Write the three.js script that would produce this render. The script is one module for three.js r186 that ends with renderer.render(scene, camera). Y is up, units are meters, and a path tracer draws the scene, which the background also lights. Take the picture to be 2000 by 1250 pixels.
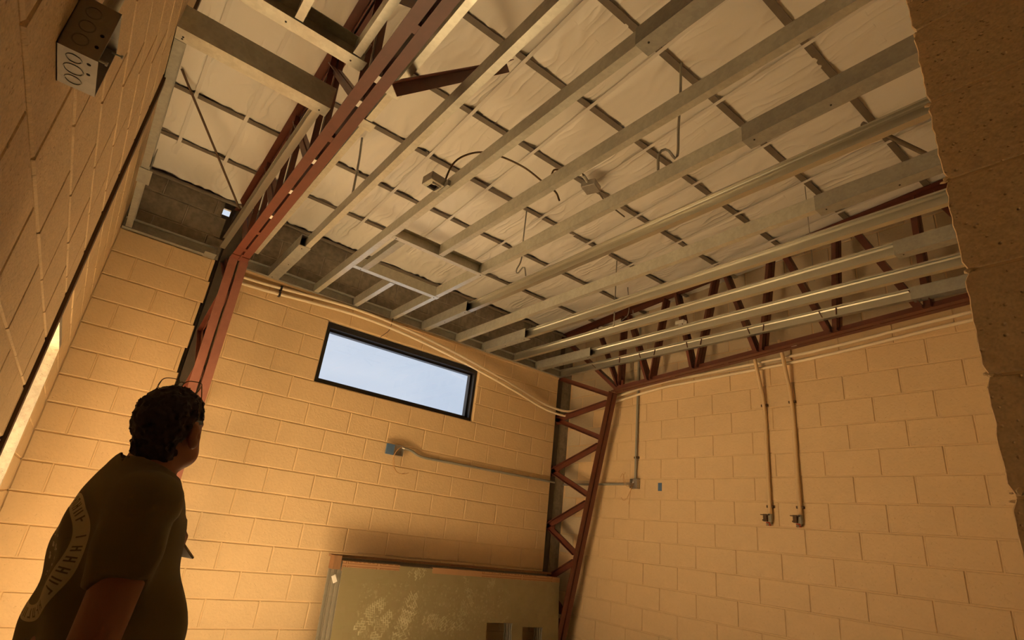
import * as THREE from 'three';
import { mergeGeometries } from 'three/addons/utils/BufferGeometryUtils.js';
import { RoundedBoxGeometry } from 'three/addons/geometries/RoundedBoxGeometry.js';

// ---------------------------------------------------------------- camera, sky, sun, exposure
const scene = new THREE.Scene();
const camera = new THREE.PerspectiveCamera(2 * Math.atan(625 / 1089.45) * 180 / Math.PI, 1.6, 0.05, 300);
camera.position.set(0.2496, 1.4713, 5.142);
camera.rotation.set(0.37599, -0.62435, 0.11881, 'YXZ');
scene.add(camera);

const renderer = new THREE.WebGLRenderer({ antialias: true });
renderer.toneMapping = THREE.LinearToneMapping;
renderer.toneMappingExposure = 1.0;
renderer.shadowMap.enabled = true;
const SKY = 1.0, SUN = 90;

function rng(seed) { let a = seed >>> 0; return () => { a = (a + 0x6D2B79F5) | 0; let t = Math.imul(a ^ (a >>> 15), 1 | a); t = (t + Math.imul(t ^ (t >>> 7), 61 | t)) ^ t; return ((t ^ (t >>> 14)) >>> 0) / 4294967296; }; }
function h2(x, y, s) { let n = Math.imul(x | 0, 374761393) + Math.imul(y | 0, 668265263) + Math.imul(s | 0, 1274126177); n = Math.imul(n ^ (n >>> 13), 1274126177); return ((n ^ (n >>> 16)) >>> 0) / 4294967296; }
function vnoise(x, y, per, s) {             // value noise that repeats every per cells
  const xi = Math.floor(x), yi = Math.floor(y), fx = x - xi, fy = y - yi, u = fx * fx * (3 - 2 * fx), v = fy * fy * (3 - 2 * fy);
  const m = (k) => ((k % per) + per) % per, a = h2(m(xi), m(yi), s), b = h2(m(xi + 1), m(yi), s), c = h2(m(xi), m(yi + 1), s), d = h2(m(xi + 1), m(yi + 1), s);
  return a + (b - a) * u + (c - a) * v + (a - b - c + d) * u * v;
}
function fbm(x, y, per, s, oct = 4) { let r = 0, a = 0.5, t = 0; for (let i = 0; i < oct; i++) { r += a * vnoise(x, y, per, s + i); t += a; x *= 2; y *= 2; per *= 2; a *= 0.5; } return r / t; }
function n3(x, y, z, s = 0) {                             // value noise in space
  const xi = Math.floor(x), yi = Math.floor(y), zi = Math.floor(z), f = (t) => t * t * (3 - 2 * t), u = f(x - xi), v = f(y - yi), w = f(z - zi);
  const c = (a, b, d) => h2(xi + a + 57 * (zi + d), yi + b - 131 * (zi + d), s), l = (a, b, t) => a + (b - a) * t;
  return l(l(l(c(0, 0, 0), c(1, 0, 0), u), l(c(0, 1, 0), c(1, 1, 0), u), v), l(l(c(0, 0, 1), c(1, 0, 1), u), l(c(0, 1, 1), c(1, 1, 1), u), v), w);
}

{ // hazy pale sky, the same all round, with faint streaks of cloud
  const w = 1024, h = 512, d = new Uint8Array(w * h * 4);
  for (let j = 0; j < h; j++) for (let i = 0; i < w; i++) {
    const c = fbm(i / 32 * 1.0 + j / 40, j / 10, 32, 11, 5) * 0.75 + fbm(i / 8, j / 16, 128, 31, 3) * 0.25, k = (c - 0.5) * 30, o = (j * w + i) * 4;
    d[o] = 207 + k * 1.1; d[o + 1] = 219 + k * 0.8; d[o + 2] = 236 + k * 0.45; d[o + 3] = 255;
  }
  const t = new THREE.DataTexture(d, w, h); t.colorSpace = THREE.SRGBColorSpace; t.mapping = THREE.EquirectangularReflectionMapping; t.magFilter = THREE.LinearFilter; t.needsUpdate = true;
  scene.background = t; scene.backgroundIntensity = SKY;
}
const sun = new THREE.DirectionalLight(new THREE.Color().setRGB(1, 0.80, 0.52), SUN);
sun.position.set(-7.6, 6.1, 0.6); sun.target.position.set(0, 0, 1.4); // low in the west, straight through the open doorway
sun.castShadow = true; sun.shadow.mapSize.set(2048, 2048);
Object.assign(sun.shadow.camera, { left: -9, right: 9, top: 9, bottom: -9, near: 0.5, far: 40 });
scene.add(sun, sun.target);

// ---------------------------------------------------------------- helpers
const used = new Map();
function numbered(n) { const k = used.get(n) || 0; used.set(n, k + 1); return k ? `${n}_${String(k).padStart(3, '0')}` : n; }
const V = (x, y, z) => new THREE.Vector3(x, y, z);
function shadow(o) { o.traverse((m) => { if (m.isMesh) { m.castShadow = true; m.receiveShadow = true; } }); return o; }
function thing(name, label, category, base, group) {
  const g = new THREE.Group(); g.name = numbered(name); g.position.set(...base); scene.add(g);
  g.userData = { label, category }; if (group) g.userData.group = group; return g;
}
function part(parent, name, geo, mat, label) {           // geometry is given in world places and moved into the thing's frame
  const root = parent.position; const p = parent.parent === scene ? root : parent.userData.root;
  geo.translate(-p.x, -p.y, -p.z);
  const m = new THREE.Mesh(geo, mat); m.name = name; m.castShadow = m.receiveShadow = true; if (label) m.userData.label = label;
  m.userData.root = undefined; delete m.userData.root; Object.defineProperty(m.userData, 'root', { value: p, enumerable: false });
  parent.add(m); return m;
}
function solo(name, geo, mat, label, category, group) {
  geo.computeBoundingBox(); const b = geo.boundingBox, c = V((b.min.x + b.max.x) / 2, b.min.y, (b.min.z + b.max.z) / 2);
  geo.translate(-c.x, -c.y, -c.z); const m = new THREE.Mesh(geo, mat); m.name = numbered(name); m.position.copy(c); m.castShadow = m.receiveShadow = true;
  m.userData = { label, category }; if (group) m.userData.group = group; scene.add(m); return m;
}
function structGroup(name, label) { const g = new THREE.Group(); g.name = name; scene.add(g); g.userData = { kind: 'structure', label, category: name.split('_')[0] }; return g; }
function uvBox(g) {                                       // uv in metres by the way each face points
  if (g.index) g = g.toNonIndexed(); const p = g.attributes.position, n = g.attributes.normal, uv = new Float32Array(p.count * 2);
  for (let i = 0; i < p.count; i++) {
    const ax = Math.abs(n.getX(i)), ay = Math.abs(n.getY(i)), az = Math.abs(n.getZ(i));
    const [a, b] = ax > ay && ax > az ? [p.getZ(i), p.getY(i)] : ay > az ? [p.getX(i), p.getZ(i)] : [p.getX(i), p.getY(i)];
    uv[2 * i] = a; uv[2 * i + 1] = b;
  }
  g.setAttribute('uv', new THREE.BufferAttribute(uv, 2)); return g;
}
function box(x0, x1, y0, y1, z0, z1) { const g = new THREE.BoxGeometry(x1 - x0, y1 - y0, z1 - z0); g.translate((x0 + x1) / 2, (y0 + y1) / 2, (z0 + z1) / 2); return uvBox(g); }
function rbox(w, h, d, r = 0.004, s = 2) { return uvBox(new RoundedBoxGeometry(w, h, d, s, r)); }
const merge = (l) => mergeGeometries(l.map((g) => { g = g.index ? g.toNonIndexed() : g; for (const k of Object.keys(g.attributes)) if (!['position', 'normal', 'uv'].includes(k)) g.deleteAttribute(k); return g; }));
function sweep(prof, p, q, U) {                           // a closed profile (a along U, b along D x U) drawn from p to q
  let poly = prof.map(([a, b]) => new THREE.Vector2(a, b)); if (THREE.ShapeUtils.area(poly) < 0) poly = poly.reverse();
  const D = q.clone().sub(p), L = D.length(); D.normalize(); const u = U.clone().addScaledVector(D, -U.dot(D)).normalize(), v = D.clone().cross(u);
  const at = (k, e) => (e ? q : p).clone().addScaledVector(u, poly[k].x).addScaledVector(v, poly[k].y);
  const pos = [], uv = []; let s = 0; const n = poly.length;
  for (let i = 0; i < n; i++) {
    const j = (i + 1) % n, A = at(i, 0), B = at(j, 0), C = at(j, 1), E = at(i, 1), w = poly[i].distanceTo(poly[j]);
    for (const [x, c] of [[A, [s, 0]], [B, [s + w, 0]], [C, [s + w, L]], [A, [s, 0]], [C, [s + w, L]], [E, [s, L]]]) { pos.push(x.x, x.y, x.z); uv.push(...c); } s += w;
  }
  for (const t of THREE.ShapeUtils.triangulateShape(poly, [])) for (const e of [0, 1]) for (const k of e ? t : [t[0], t[2], t[1]]) { const x = at(k, e); pos.push(x.x, x.y, x.z); uv.push(poly[k].x, poly[k].y); }
  const g = new THREE.BufferGeometry(); g.setAttribute('position', new THREE.Float32BufferAttribute(pos, 3)); g.setAttribute('uv', new THREE.Float32BufferAttribute(uv, 2)); g.computeVertexNormals(); return g;
}
const X = V(1, 0, 0), Y = V(0, 1, 0), Z = V(0, 0, 1);
function tube(pts, r, seg = 8, n) { const c = new THREE.CatmullRomCurve3(pts.map((p) => V(...p)), false, 'centripetal'); return new THREE.TubeGeometry(c, n || Math.max(4, pts.length * 8), r, seg, false).toNonIndexed(); }
function rod(a, b, r, seg = 10) { const A = V(...a), B = V(...b), g = new THREE.CylinderGeometry(r, r, A.distanceTo(B), seg); g.applyQuaternion(new THREE.Quaternion().setFromUnitVectors(Y, B.clone().sub(A).normalize())); const m = A.add(B).multiplyScalar(0.5); g.translate(m.x, m.y, m.z); return g.toNonIndexed(); }

// ---------------------------------------------------------------- procedural textures
function tex(size, fn, tile, srgb) {
  const d = new Uint8Array(size * size * 4);
  for (let j = 0; j < size; j++) for (let i = 0; i < size; i++) { const c = fn(i / size, j / size), o = (j * size + i) * 4; const [r, g, b] = Array.isArray(c) ? c : [c, c, c]; d[o] = Math.max(0, Math.min(255, r * 255)); d[o + 1] = Math.max(0, Math.min(255, g * 255)); d[o + 2] = Math.max(0, Math.min(255, b * 255)); d[o + 3] = 255; }
  const t = new THREE.DataTexture(d, size, size); t.wrapS = t.wrapT = THREE.RepeatWrapping; t.magFilter = THREE.LinearFilter; t.minFilter = THREE.LinearMipmapLinearFilter; t.generateMipmaps = true;
  if (srgb) t.colorSpace = THREE.SRGBColorSpace; t.repeat.set(1 / tile, 1 / tile); t.needsUpdate = true; return t;
}
const pits = (() => { const r = rng(5), N = 900, P = []; for (let i = 0; i < N; i++) P.push([r(), r(), 0.0015 + r() * r() * 0.006, 0.3 + r() * 0.7]); const G = 40, cell = Array.from({ length: G * G }, () => []); P.forEach((p) => { for (let a = -1; a <= 1; a++) for (let b = -1; b <= 1; b++) cell[((Math.floor(p[0] * G) + a + G) % G) + ((Math.floor(p[1] * G) + b + G) % G) * G].push(p); });
  return (u, v) => { let m = 0; for (const [x, y, s, k] of cell[Math.min(G - 1, Math.floor(u * G)) + Math.min(G - 1, Math.floor(v * G)) * G]) { let dx = Math.abs(u - x), dy = Math.abs(v - y); dx = Math.min(dx, 1 - dx); dy = Math.min(dy, 1 - dy); const d = Math.sqrt(dx * dx + dy * dy) / s; if (d < 1) m = Math.max(m, k * (1 - d * d)); } return m; }; })();
const T = {
  blockBump: tex(512, (u, v) => 0.55 + 0.35 * (fbm(u * 48, v * 48, 48, 3, 3) - 0.5) + 0.25 * (fbm(u * 10, v * 10, 10, 9, 3) - 0.5) - 0.5 * pits(u, v), 0.62),
  blockTone: tex(256, (u, v) => 0.93 + 0.1 * (fbm(u * 8, v * 8, 8, 21, 4) - 0.5) + 0.05 * (fbm(u * 64, v * 64, 64, 22, 2) - 0.5), 0.9),
  grain: tex(512, (u, v) => 0.92 + 0.30 * (fbm(u * 128, v * 128, 128, 25, 2) - 0.5) + 0.12 * (fbm(u * 20, v * 20, 20, 27, 4) - 0.5) - 0.12 * pits(u, v), 0.45),
  grey: tex(256, (u, v) => 0.8 + 0.5 * (fbm(u * 24, v * 24, 24, 41, 4) - 0.5) + 0.3 * (fbm(u * 4, v * 4, 4, 43, 3) - 0.5), 0.7),
  galv: tex(512, (u, v) => { let best = 9, id = 0; const G = 26, x = u * G, y = v * G, xi = Math.floor(x), yi = Math.floor(y); for (let a = -1; a <= 1; a++) for (let b = -1; b <= 1; b++) { const cx = (xi + a + G) % G, cy = (yi + b + G) % G, dx = xi + a + h2(cx, cy, 61) - x, dy = yi + b + h2(cx, cy, 62) - y, d = dx * dx + dy * dy; if (d < best) { best = d; id = h2(cx, cy, 63); } } return 0.84 + 0.1 * (id - 0.5) + 0.2 * (fbm(u * 6, v * 6, 6, 65, 4) - 0.5); }, 0.35),
  galvRough: tex(256, (u, v) => 0.75 + 0.5 * (fbm(u * 8, v * 8, 8, 71, 4) - 0.5), 0.4),
  steel: tex(512, (u, v) => { const s = fbm(u * 12, v * 12, 12, 81, 5), k = fbm(u * 40, v * 10, 40, 85, 3) > 0.74 ? 0.12 : 0; return [0.9 + 0.3 * (s - 0.5) + k, 0.9 + 0.32 * (s - 0.5) + k, 0.9 + 0.32 * (s - 0.5) + k]; }, 0.6),
  concrete: tex(512, (u, v) => 0.85 + 0.3 * (fbm(u * 6, v * 6, 6, 91, 5) - 0.5) + 0.12 * (fbm(u * 80, v * 80, 80, 95, 2) - 0.5), 2.2),
  vinyl: tex(512, (u, v) => { const w = 0.12 * (fbm(u * 4, v * 4, 4, 101, 3) - 0.5), f = 1 - Math.abs(vnoise((u + w) * 26, (v + w) * 4, 26, 103) - 0.5) * 2, m = Math.max(0, fbm(u * 3, v * 3, 3, 107, 3) - 0.42) * 3; return 0.4 + 0.55 * f * f * Math.min(1, m) + 0.12 * (fbm(u * 16, v * 16, 16, 105, 3) - 0.5); }, 1.1),
  cloth: tex(256, (u, v) => 0.5 + 0.25 * Math.sin(u * 804) * Math.sin(v * 804) + 0.4 * (fbm(u * 16, v * 16, 16, 111, 3) - 0.5), 0.12),
  card: tex(256, (u, v) => 0.88 + 0.25 * (fbm(u * 30, v * 4, 60, 121, 3) - 0.5), 0.3),
};
const lin = (r, g, b) => new THREE.Color().setRGB(r, g, b);
const std = (c, o = {}) => new THREE.MeshStandardMaterial({ color: lin(...c), roughness: 0.8, ...o });
const M = {
  paint: std([0.78, 0.58, 0.335], { map: T.blockTone, bumpMap: T.blockBump, bumpScale: 0.0034, roughness: 0.62 }),
  paintNear: std([0.75, 0.555, 0.325], { map: T.grain, bumpMap: T.blockBump, bumpScale: 0.0055, roughness: 0.7 }),
  paintMortar: std([0.78, 0.58, 0.335], { map: T.blockTone, roughness: 0.65 }),
  primer: std([0.66, 0.545, 0.38], { map: T.blockTone, bumpMap: T.blockBump, bumpScale: 0.0034, roughness: 0.75 }),
  render: std([0.47, 0.43, 0.345], { map: T.grey, bumpMap: T.blockBump, bumpScale: 0.004, roughness: 0.9 }),
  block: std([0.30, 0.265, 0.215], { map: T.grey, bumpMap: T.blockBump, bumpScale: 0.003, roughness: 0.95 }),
  blockMortar: std([0.42, 0.38, 0.32], { map: T.grey, roughness: 0.95 }),
  galv: std([0.72, 0.725, 0.65], { map: T.galv, roughnessMap: T.galvRough, metalness: 0.6, roughness: 0.48 }),
  galvShiny: std([0.56, 0.55, 0.48], { metalness: 0.85, roughness: 0.36 }),
  galvDull: std([0.45, 0.45, 0.405], { map: T.galv, roughnessMap: T.galvRough, metalness: 0.55, roughness: 0.75 }),
  red: std([0.150, 0.044, 0.028], { map: T.steel, roughness: 0.42 }),
  redPale: std([0.30, 0.13, 0.098], { map: T.steel, roughness: 0.38 }),  // paler red, only for the inner column chord of the left frame
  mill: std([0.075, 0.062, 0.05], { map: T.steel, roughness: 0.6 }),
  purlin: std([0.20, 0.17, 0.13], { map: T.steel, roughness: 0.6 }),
  black: std([0.02, 0.018, 0.016], { roughness: 0.6 }),
  blackFrame: std([0.012, 0.012, 0.013], { roughness: 0.35 }),
  vinyl: std([0.86, 0.84, 0.79], { bumpMap: T.vinyl, bumpScale: 0.016, roughness: 0.36 }),
  strap: std([0.78, 0.76, 0.72], { roughness: 0.4 }),
  deck: std([0.3, 0.29, 0.28], { roughness: 0.7 }),
  floor: std([0.56, 0.47, 0.345], { map: T.concrete, roughness: 0.9 }),
  ground: std([0.52, 0.41, 0.28], { map: T.concrete, roughness: 1 }),
  brown: std([0.10, 0.055, 0.022], { roughness: 0.6 }),
  steelBox: std([0.50, 0.47, 0.42], { map: T.galv, metalness: 0.7, roughness: 0.5 }),
  dark: std([0.03, 0.027, 0.023], { roughness: 0.8 }),
  cable: std([0.16, 0.10, 0.05], { roughness: 0.6 }),
  pipe: std([0.84, 0.72, 0.53], { roughness: 0.4 }),
  wire: std([0.62, 0.36, 0.16], { roughness: 0.5 }),
  white: std([0.8, 0.78, 0.74], { roughness: 0.5 }),
  blue: std([0.09, 0.17, 0.32], { roughness: 0.7 }),
  card: std([0.46, 0.25, 0.115], { map: T.card, roughness: 0.9 }),
  cardDark: std([0.30, 0.16, 0.075], { map: T.card, roughness: 0.9 }),
  redPlastic: std([0.4, 0.05, 0.03], { roughness: 0.5 }),
};

// ---------------------------------------------------------------- the setting
const H = 0.2032, L = 0.4064, W = 5.052, XL = 0.025, ZE = 2.2;
const yRoof = (z) => 4.05 + 0.08 * z;                      // underside of the roof purlins
function slab(name, label, list, mat) { const m = new THREE.Mesh(merge(list), mat); m.name = name; m.userData = { kind: 'structure', label, category: name.split('_')[0] }; m.castShadow = m.receiveShadow = true; scene.add(m); return m; }
slab('floor', 'dusty tan concrete floor slab of the room', [box(-0.2, 5.25, -0.15, 0, -0.2, 9)], M.floor);
slab('ground', 'bare sandy ground outside the open doorway', [box(-40, -0.2, -0.2, -0.04, -30, 30)], M.ground);

const blockGeo = new Map();
function blockShape(w, h, k) {                              // face at z = 0, worn edges, sides running back into the joint
  const key = `${Math.round(w * 1000)}_${Math.round(h * 1000)}_${k}`; if (blockGeo.has(key)) return blockGeo.get(key);
  const c = 0.0042, d1 = -0.0042, d2 = -0.012, a = w / 2, b = h / 2, pos = [];
  const ring = (x, y, z) => [[-x, -y, z], [x, -y, z], [x, y, z], [-x, y, z]], R = [ring(a - c, b - c, 0), ring(a, b, d1), ring(a, b, d2)];
  const tri = (...t) => t.forEach((p) => pos.push(...p)); tri(R[0][0], R[0][1], R[0][2]); tri(R[0][0], R[0][2], R[0][3]);
  for (let s = 0; s < 2; s++) for (let i = 0; i < 4; i++) { const j = (i + 1) % 4, A = R[s][i], B = R[s][j], C = R[s + 1][j], D = R[s + 1][i]; tri(A, D, C); tri(A, C, B); }
  const g = new THREE.BufferGeometry(); g.setAttribute('position', new THREE.Float32BufferAttribute(pos, 3)); g.computeVertexNormals();
  const r = rng(k * 77 + 3), ou = r() * 3, ov = r() * 3, p = g.attributes.position, uv = []; for (let i = 0; i < p.count; i++) uv.push(p.getX(i) + ou, p.getY(i) + ov);
  g.setAttribute('uv', new THREE.Float32BufferAttribute(uv, 2)); blockGeo.set(key, g); return g;
}
const J = 0.009;                                          // joint width
function blocks(parent, { turn, place, u0, u1, y0 = 0, y1, odd = 0, even = 0.2, holes = [], mat, seed = 1, uMin = -1e9, uMax = 1e9, top }) {
  const r = rng(seed); let n = 0;
  for (let c = Math.floor(y0 / H + 1e-6); c * H < y1 - 0.02; c++) {
    const ya = c * H, yTopOf = (u) => Math.min(ya + H, top ? top(u) : y1), ph = c % 2 ? odd : even;
    let spans = [[u0, u1]];
    for (const h of holes) if (h.y0 < ya + H - 0.01 && h.y1 > ya + 0.01) { const k = (c % 2 ? 1 : -1) * (h.jag || 0), a = h.u0 + k, b = h.u1; spans = spans.flatMap(([s, e]) => [[s, Math.min(e, a)], [Math.max(s, b), e]].filter(([x, y]) => y - x > 0.02)); }
    for (const [s, e] of spans) for (let i = Math.floor((s - ph) / L) - 1; ph + i * L < e; i++) {
      const a = Math.max(s, ph + i * L), b = Math.min(e, ph + (i + 1) * L), mid = (a + b) / 2; if (b - a < 0.03 || mid < uMin || mid > uMax) continue;
      const yb = yTopOf(mid), w = b - a - J, h = yb - ya - J; if (h < 0.02) continue;
      const m = new THREE.Mesh(blockShape(w, h, Math.floor(r() * 6)), mat(ya, mid)); m.name = n ? `block_${String(n).padStart(3, '0')}` : 'block'; n++;
      const [x, y, z] = place((a + b) / 2, ya + (yb - ya) / 2, (r() - 0.5) * 0.0012); m.position.set(x, y, z); m.rotation.set((r() - 0.5) * 0.003, turn + (r() - 0.5) * 0.002, 0); m.castShadow = m.receiveShadow = true; parent.add(m);
    }
  }
}
const wallMesh = (parent, name, list, mat) => { const m = new THREE.Mesh(merge(list), mat); m.name = name; m.castShadow = m.receiveShadow = true; parent.add(m); return m; };
const SILL = 13 * H, HEADY = 16 * H, WX0 = 1.80, WX1 = 3.585, PAINT = 17 * H, MR = 0.0062;
{ // back wall, with the high window, a slot for each frame column and bare block above the ceiling line
  const g = structGroup('wall_back', 'tan painted block wall with the high black framed window');
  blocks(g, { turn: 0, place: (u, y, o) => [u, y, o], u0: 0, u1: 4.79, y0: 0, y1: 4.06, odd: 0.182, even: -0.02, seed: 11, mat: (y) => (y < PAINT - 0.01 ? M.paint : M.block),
    holes: [{ u0: WX0, u1: WX1, y0: SILL, y1: HEADY }, { u0: 0.715, u1: 0.93, y0: 0, y1: 4.1, jag: 0.02 }, { u0: 0.645, u1: 0.93, y0: 3.93, y1: 4.1 }] });
  wallMesh(g, 'mortar', [box(0, 0.715, 0, PAINT, -0.19, -MR), box(0.93, WX0, 0, PAINT, -0.19, -MR), box(WX1, 4.79, 0, PAINT, -0.19, -MR), box(WX0, WX1, 0, SILL, -0.19, -MR), box(WX0, WX1, HEADY, PAINT, -0.19, -MR)], M.paintMortar);
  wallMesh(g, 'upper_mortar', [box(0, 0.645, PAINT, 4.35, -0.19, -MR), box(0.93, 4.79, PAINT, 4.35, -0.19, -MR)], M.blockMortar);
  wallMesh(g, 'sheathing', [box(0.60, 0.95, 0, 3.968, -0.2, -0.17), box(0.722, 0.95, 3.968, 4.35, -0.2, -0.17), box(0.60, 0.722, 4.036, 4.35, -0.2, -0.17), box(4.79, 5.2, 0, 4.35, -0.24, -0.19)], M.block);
  wallMesh(g, 'bare_corner', [box(4.905, 5.06, 0, 4.3, -0.19, -0.05)], M.block);
}
{ // right wall
  const g = structGroup('wall_right', 'tan painted block wall carrying the conduits on the right');
  blocks(g, { turn: -Math.PI / 2, place: (u, y, o) => [W - o, y, u], u0: -0.04, u1: 4.93, y0: 0, y1: 4.5, odd: 0.182, even: -0.02, seed: 12, mat: (y, z) => (y > 17 * H - 0.01 || (y > 16 * H - 0.01 && z < 3) || z < 0.55 - 0.222 * (3.15 - y) ? M.primer : M.paint), top: (z) => Math.max(0, yRoof(z) + 0.06) });
  wallMesh(g, 'mortar', [box(W + MR, W + 0.2, 0, 5.0, -0.24, 9)], M.paintMortar);
}
{ // left wall: near length stands a little proud of the far length with the doorway
  const g = structGroup('wall_left', 'tan painted block wall close by on the left');
  blocks(g, { turn: Math.PI / 2, place: (u, y, o) => [XL + o, y, u], u0: ZE, u1: 7, y0: 0, y1: 4.6, odd: 0, even: 0.2032, seed: 13, mat: () => M.paintNear, uMax: 5.7, top: (z) => yRoof(z) + 0.06 });
  wallMesh(g, 'mortar', [box(-0.2, XL - MR, 0, 5.0, ZE + 0.002, 9)], M.paintMortar);
}
const DZ0 = 0.77, DZ1 = 1.74, DH = 11 * H + 0.03;
{
  const g = structGroup('wall_doorway', 'tan painted block wall around the open doorway beside the window wall');
  blocks(g, { turn: Math.PI / 2, place: (u, y, o) => [o, y, u], u0: 0, u1: ZE - 0.005, y0: 0, y1: 4.2, odd: 0.1, even: -0.1, seed: 14, holes: [{ u0: DZ0, u1: DZ1, y0: 0, y1: DH }], mat: () => M.paint, top: (z) => yRoof(z) + 0.06 });
  wallMesh(g, 'mortar', [box(-0.2, -MR, 0, 5.0, -0.2, DZ0), box(-0.2, -MR, DH, 5.0, DZ0, DZ1), box(-0.2, -MR, 0, 5.0, DZ1, ZE)], M.paintMortar);
  wallMesh(g, 'jamb', [box(-0.2, -0.003, 0, DH, DZ0 - 0.03, DZ0 + 0.006), box(-0.2, -0.003, DH - 0.006, DH + 0.03, DZ0, DZ1)], M.render);
}
slab('trim_1', 'dark brown upright strip at the end of the left wall', [box(0.0, 0.0385, 0, 4.1, ZE - 0.07, ZE - 0.004)], M.brown);  // plain dark brown strip, full height at the wall end
{ // front wall with the opening the photograph is taken from
  const g = structGroup('wall_front', 'painted block wall end close by on the right');
  const X0 = 1.45, Z0 = 4.895, Z1 = 5.1;
  const rr = rng(90);
  for (let c = 0; c < 23; c++) {                            // the jamb: whole block ends, rough at the far arris
    const h = H - J, gz = Z1 - Z0, sh = [], N = 12;
    const s = new THREE.Shape(); s.moveTo(gz, -h / 2); for (let i = 0; i <= N; i++) s.lineTo((rr() - 0.5) * 0.004 + (i === 0 || i === N ? 0.006 : 0), -h / 2 + h * i / N); s.lineTo(gz, h / 2); s.closePath();
    let e = new THREE.ExtrudeGeometry(s, { depth: 0.015, bevelEnabled: true, bevelThickness: 0.003, bevelSize: 0.002, bevelSegments: 1 }); e.translate(0, 0, -0.018); e = uvBox(e);
    const uvA = e.attributes.uv; for (let i = 0; i < uvA.count; i++) uvA.setXY(i, uvA.getX(i) + c * 0.37, uvA.getY(i) + c * 0.21);
    const m = new THREE.Mesh(e, M.paintNear); m.name = c ? `block_${String(c).padStart(3, '0')}` : 'block'; m.rotation.y = -Math.PI / 2; m.position.set(X0, c * H + H / 2, Z0); m.castShadow = m.receiveShadow = true; g.add(m);
  }
  const lumps = []; for (let c = 6; c < 20; c++) for (let k = 0; k < 5; k++) { const q = new THREE.IcosahedronGeometry(0.002 + rr() * 0.0035, 0); q.scale(0.7, 0.5 + rr(), 1.6); q.translate(X0 + 0.004 + (rr() - 0.6) * 0.006, c * H + (rr() - 0.5) * 0.02, Z0 - 0.002 + rr() * 0.02); lumps.push(uvBox(q)); }
  wallMesh(g, 'mortar_crumb', lumps, M.paintMortar);
  wallMesh(g, 'mortar', [box(X0 + 0.0036, W + 0.1, 0, 5.0, Z0 + 0.006, Z1)], M.paintMortar);
}
slab('wall_rear', 'plain wall behind the camera', [box(-0.2, 5.25, 0, 5.1, 8.8, 9)], M.paintMortar);

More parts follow.
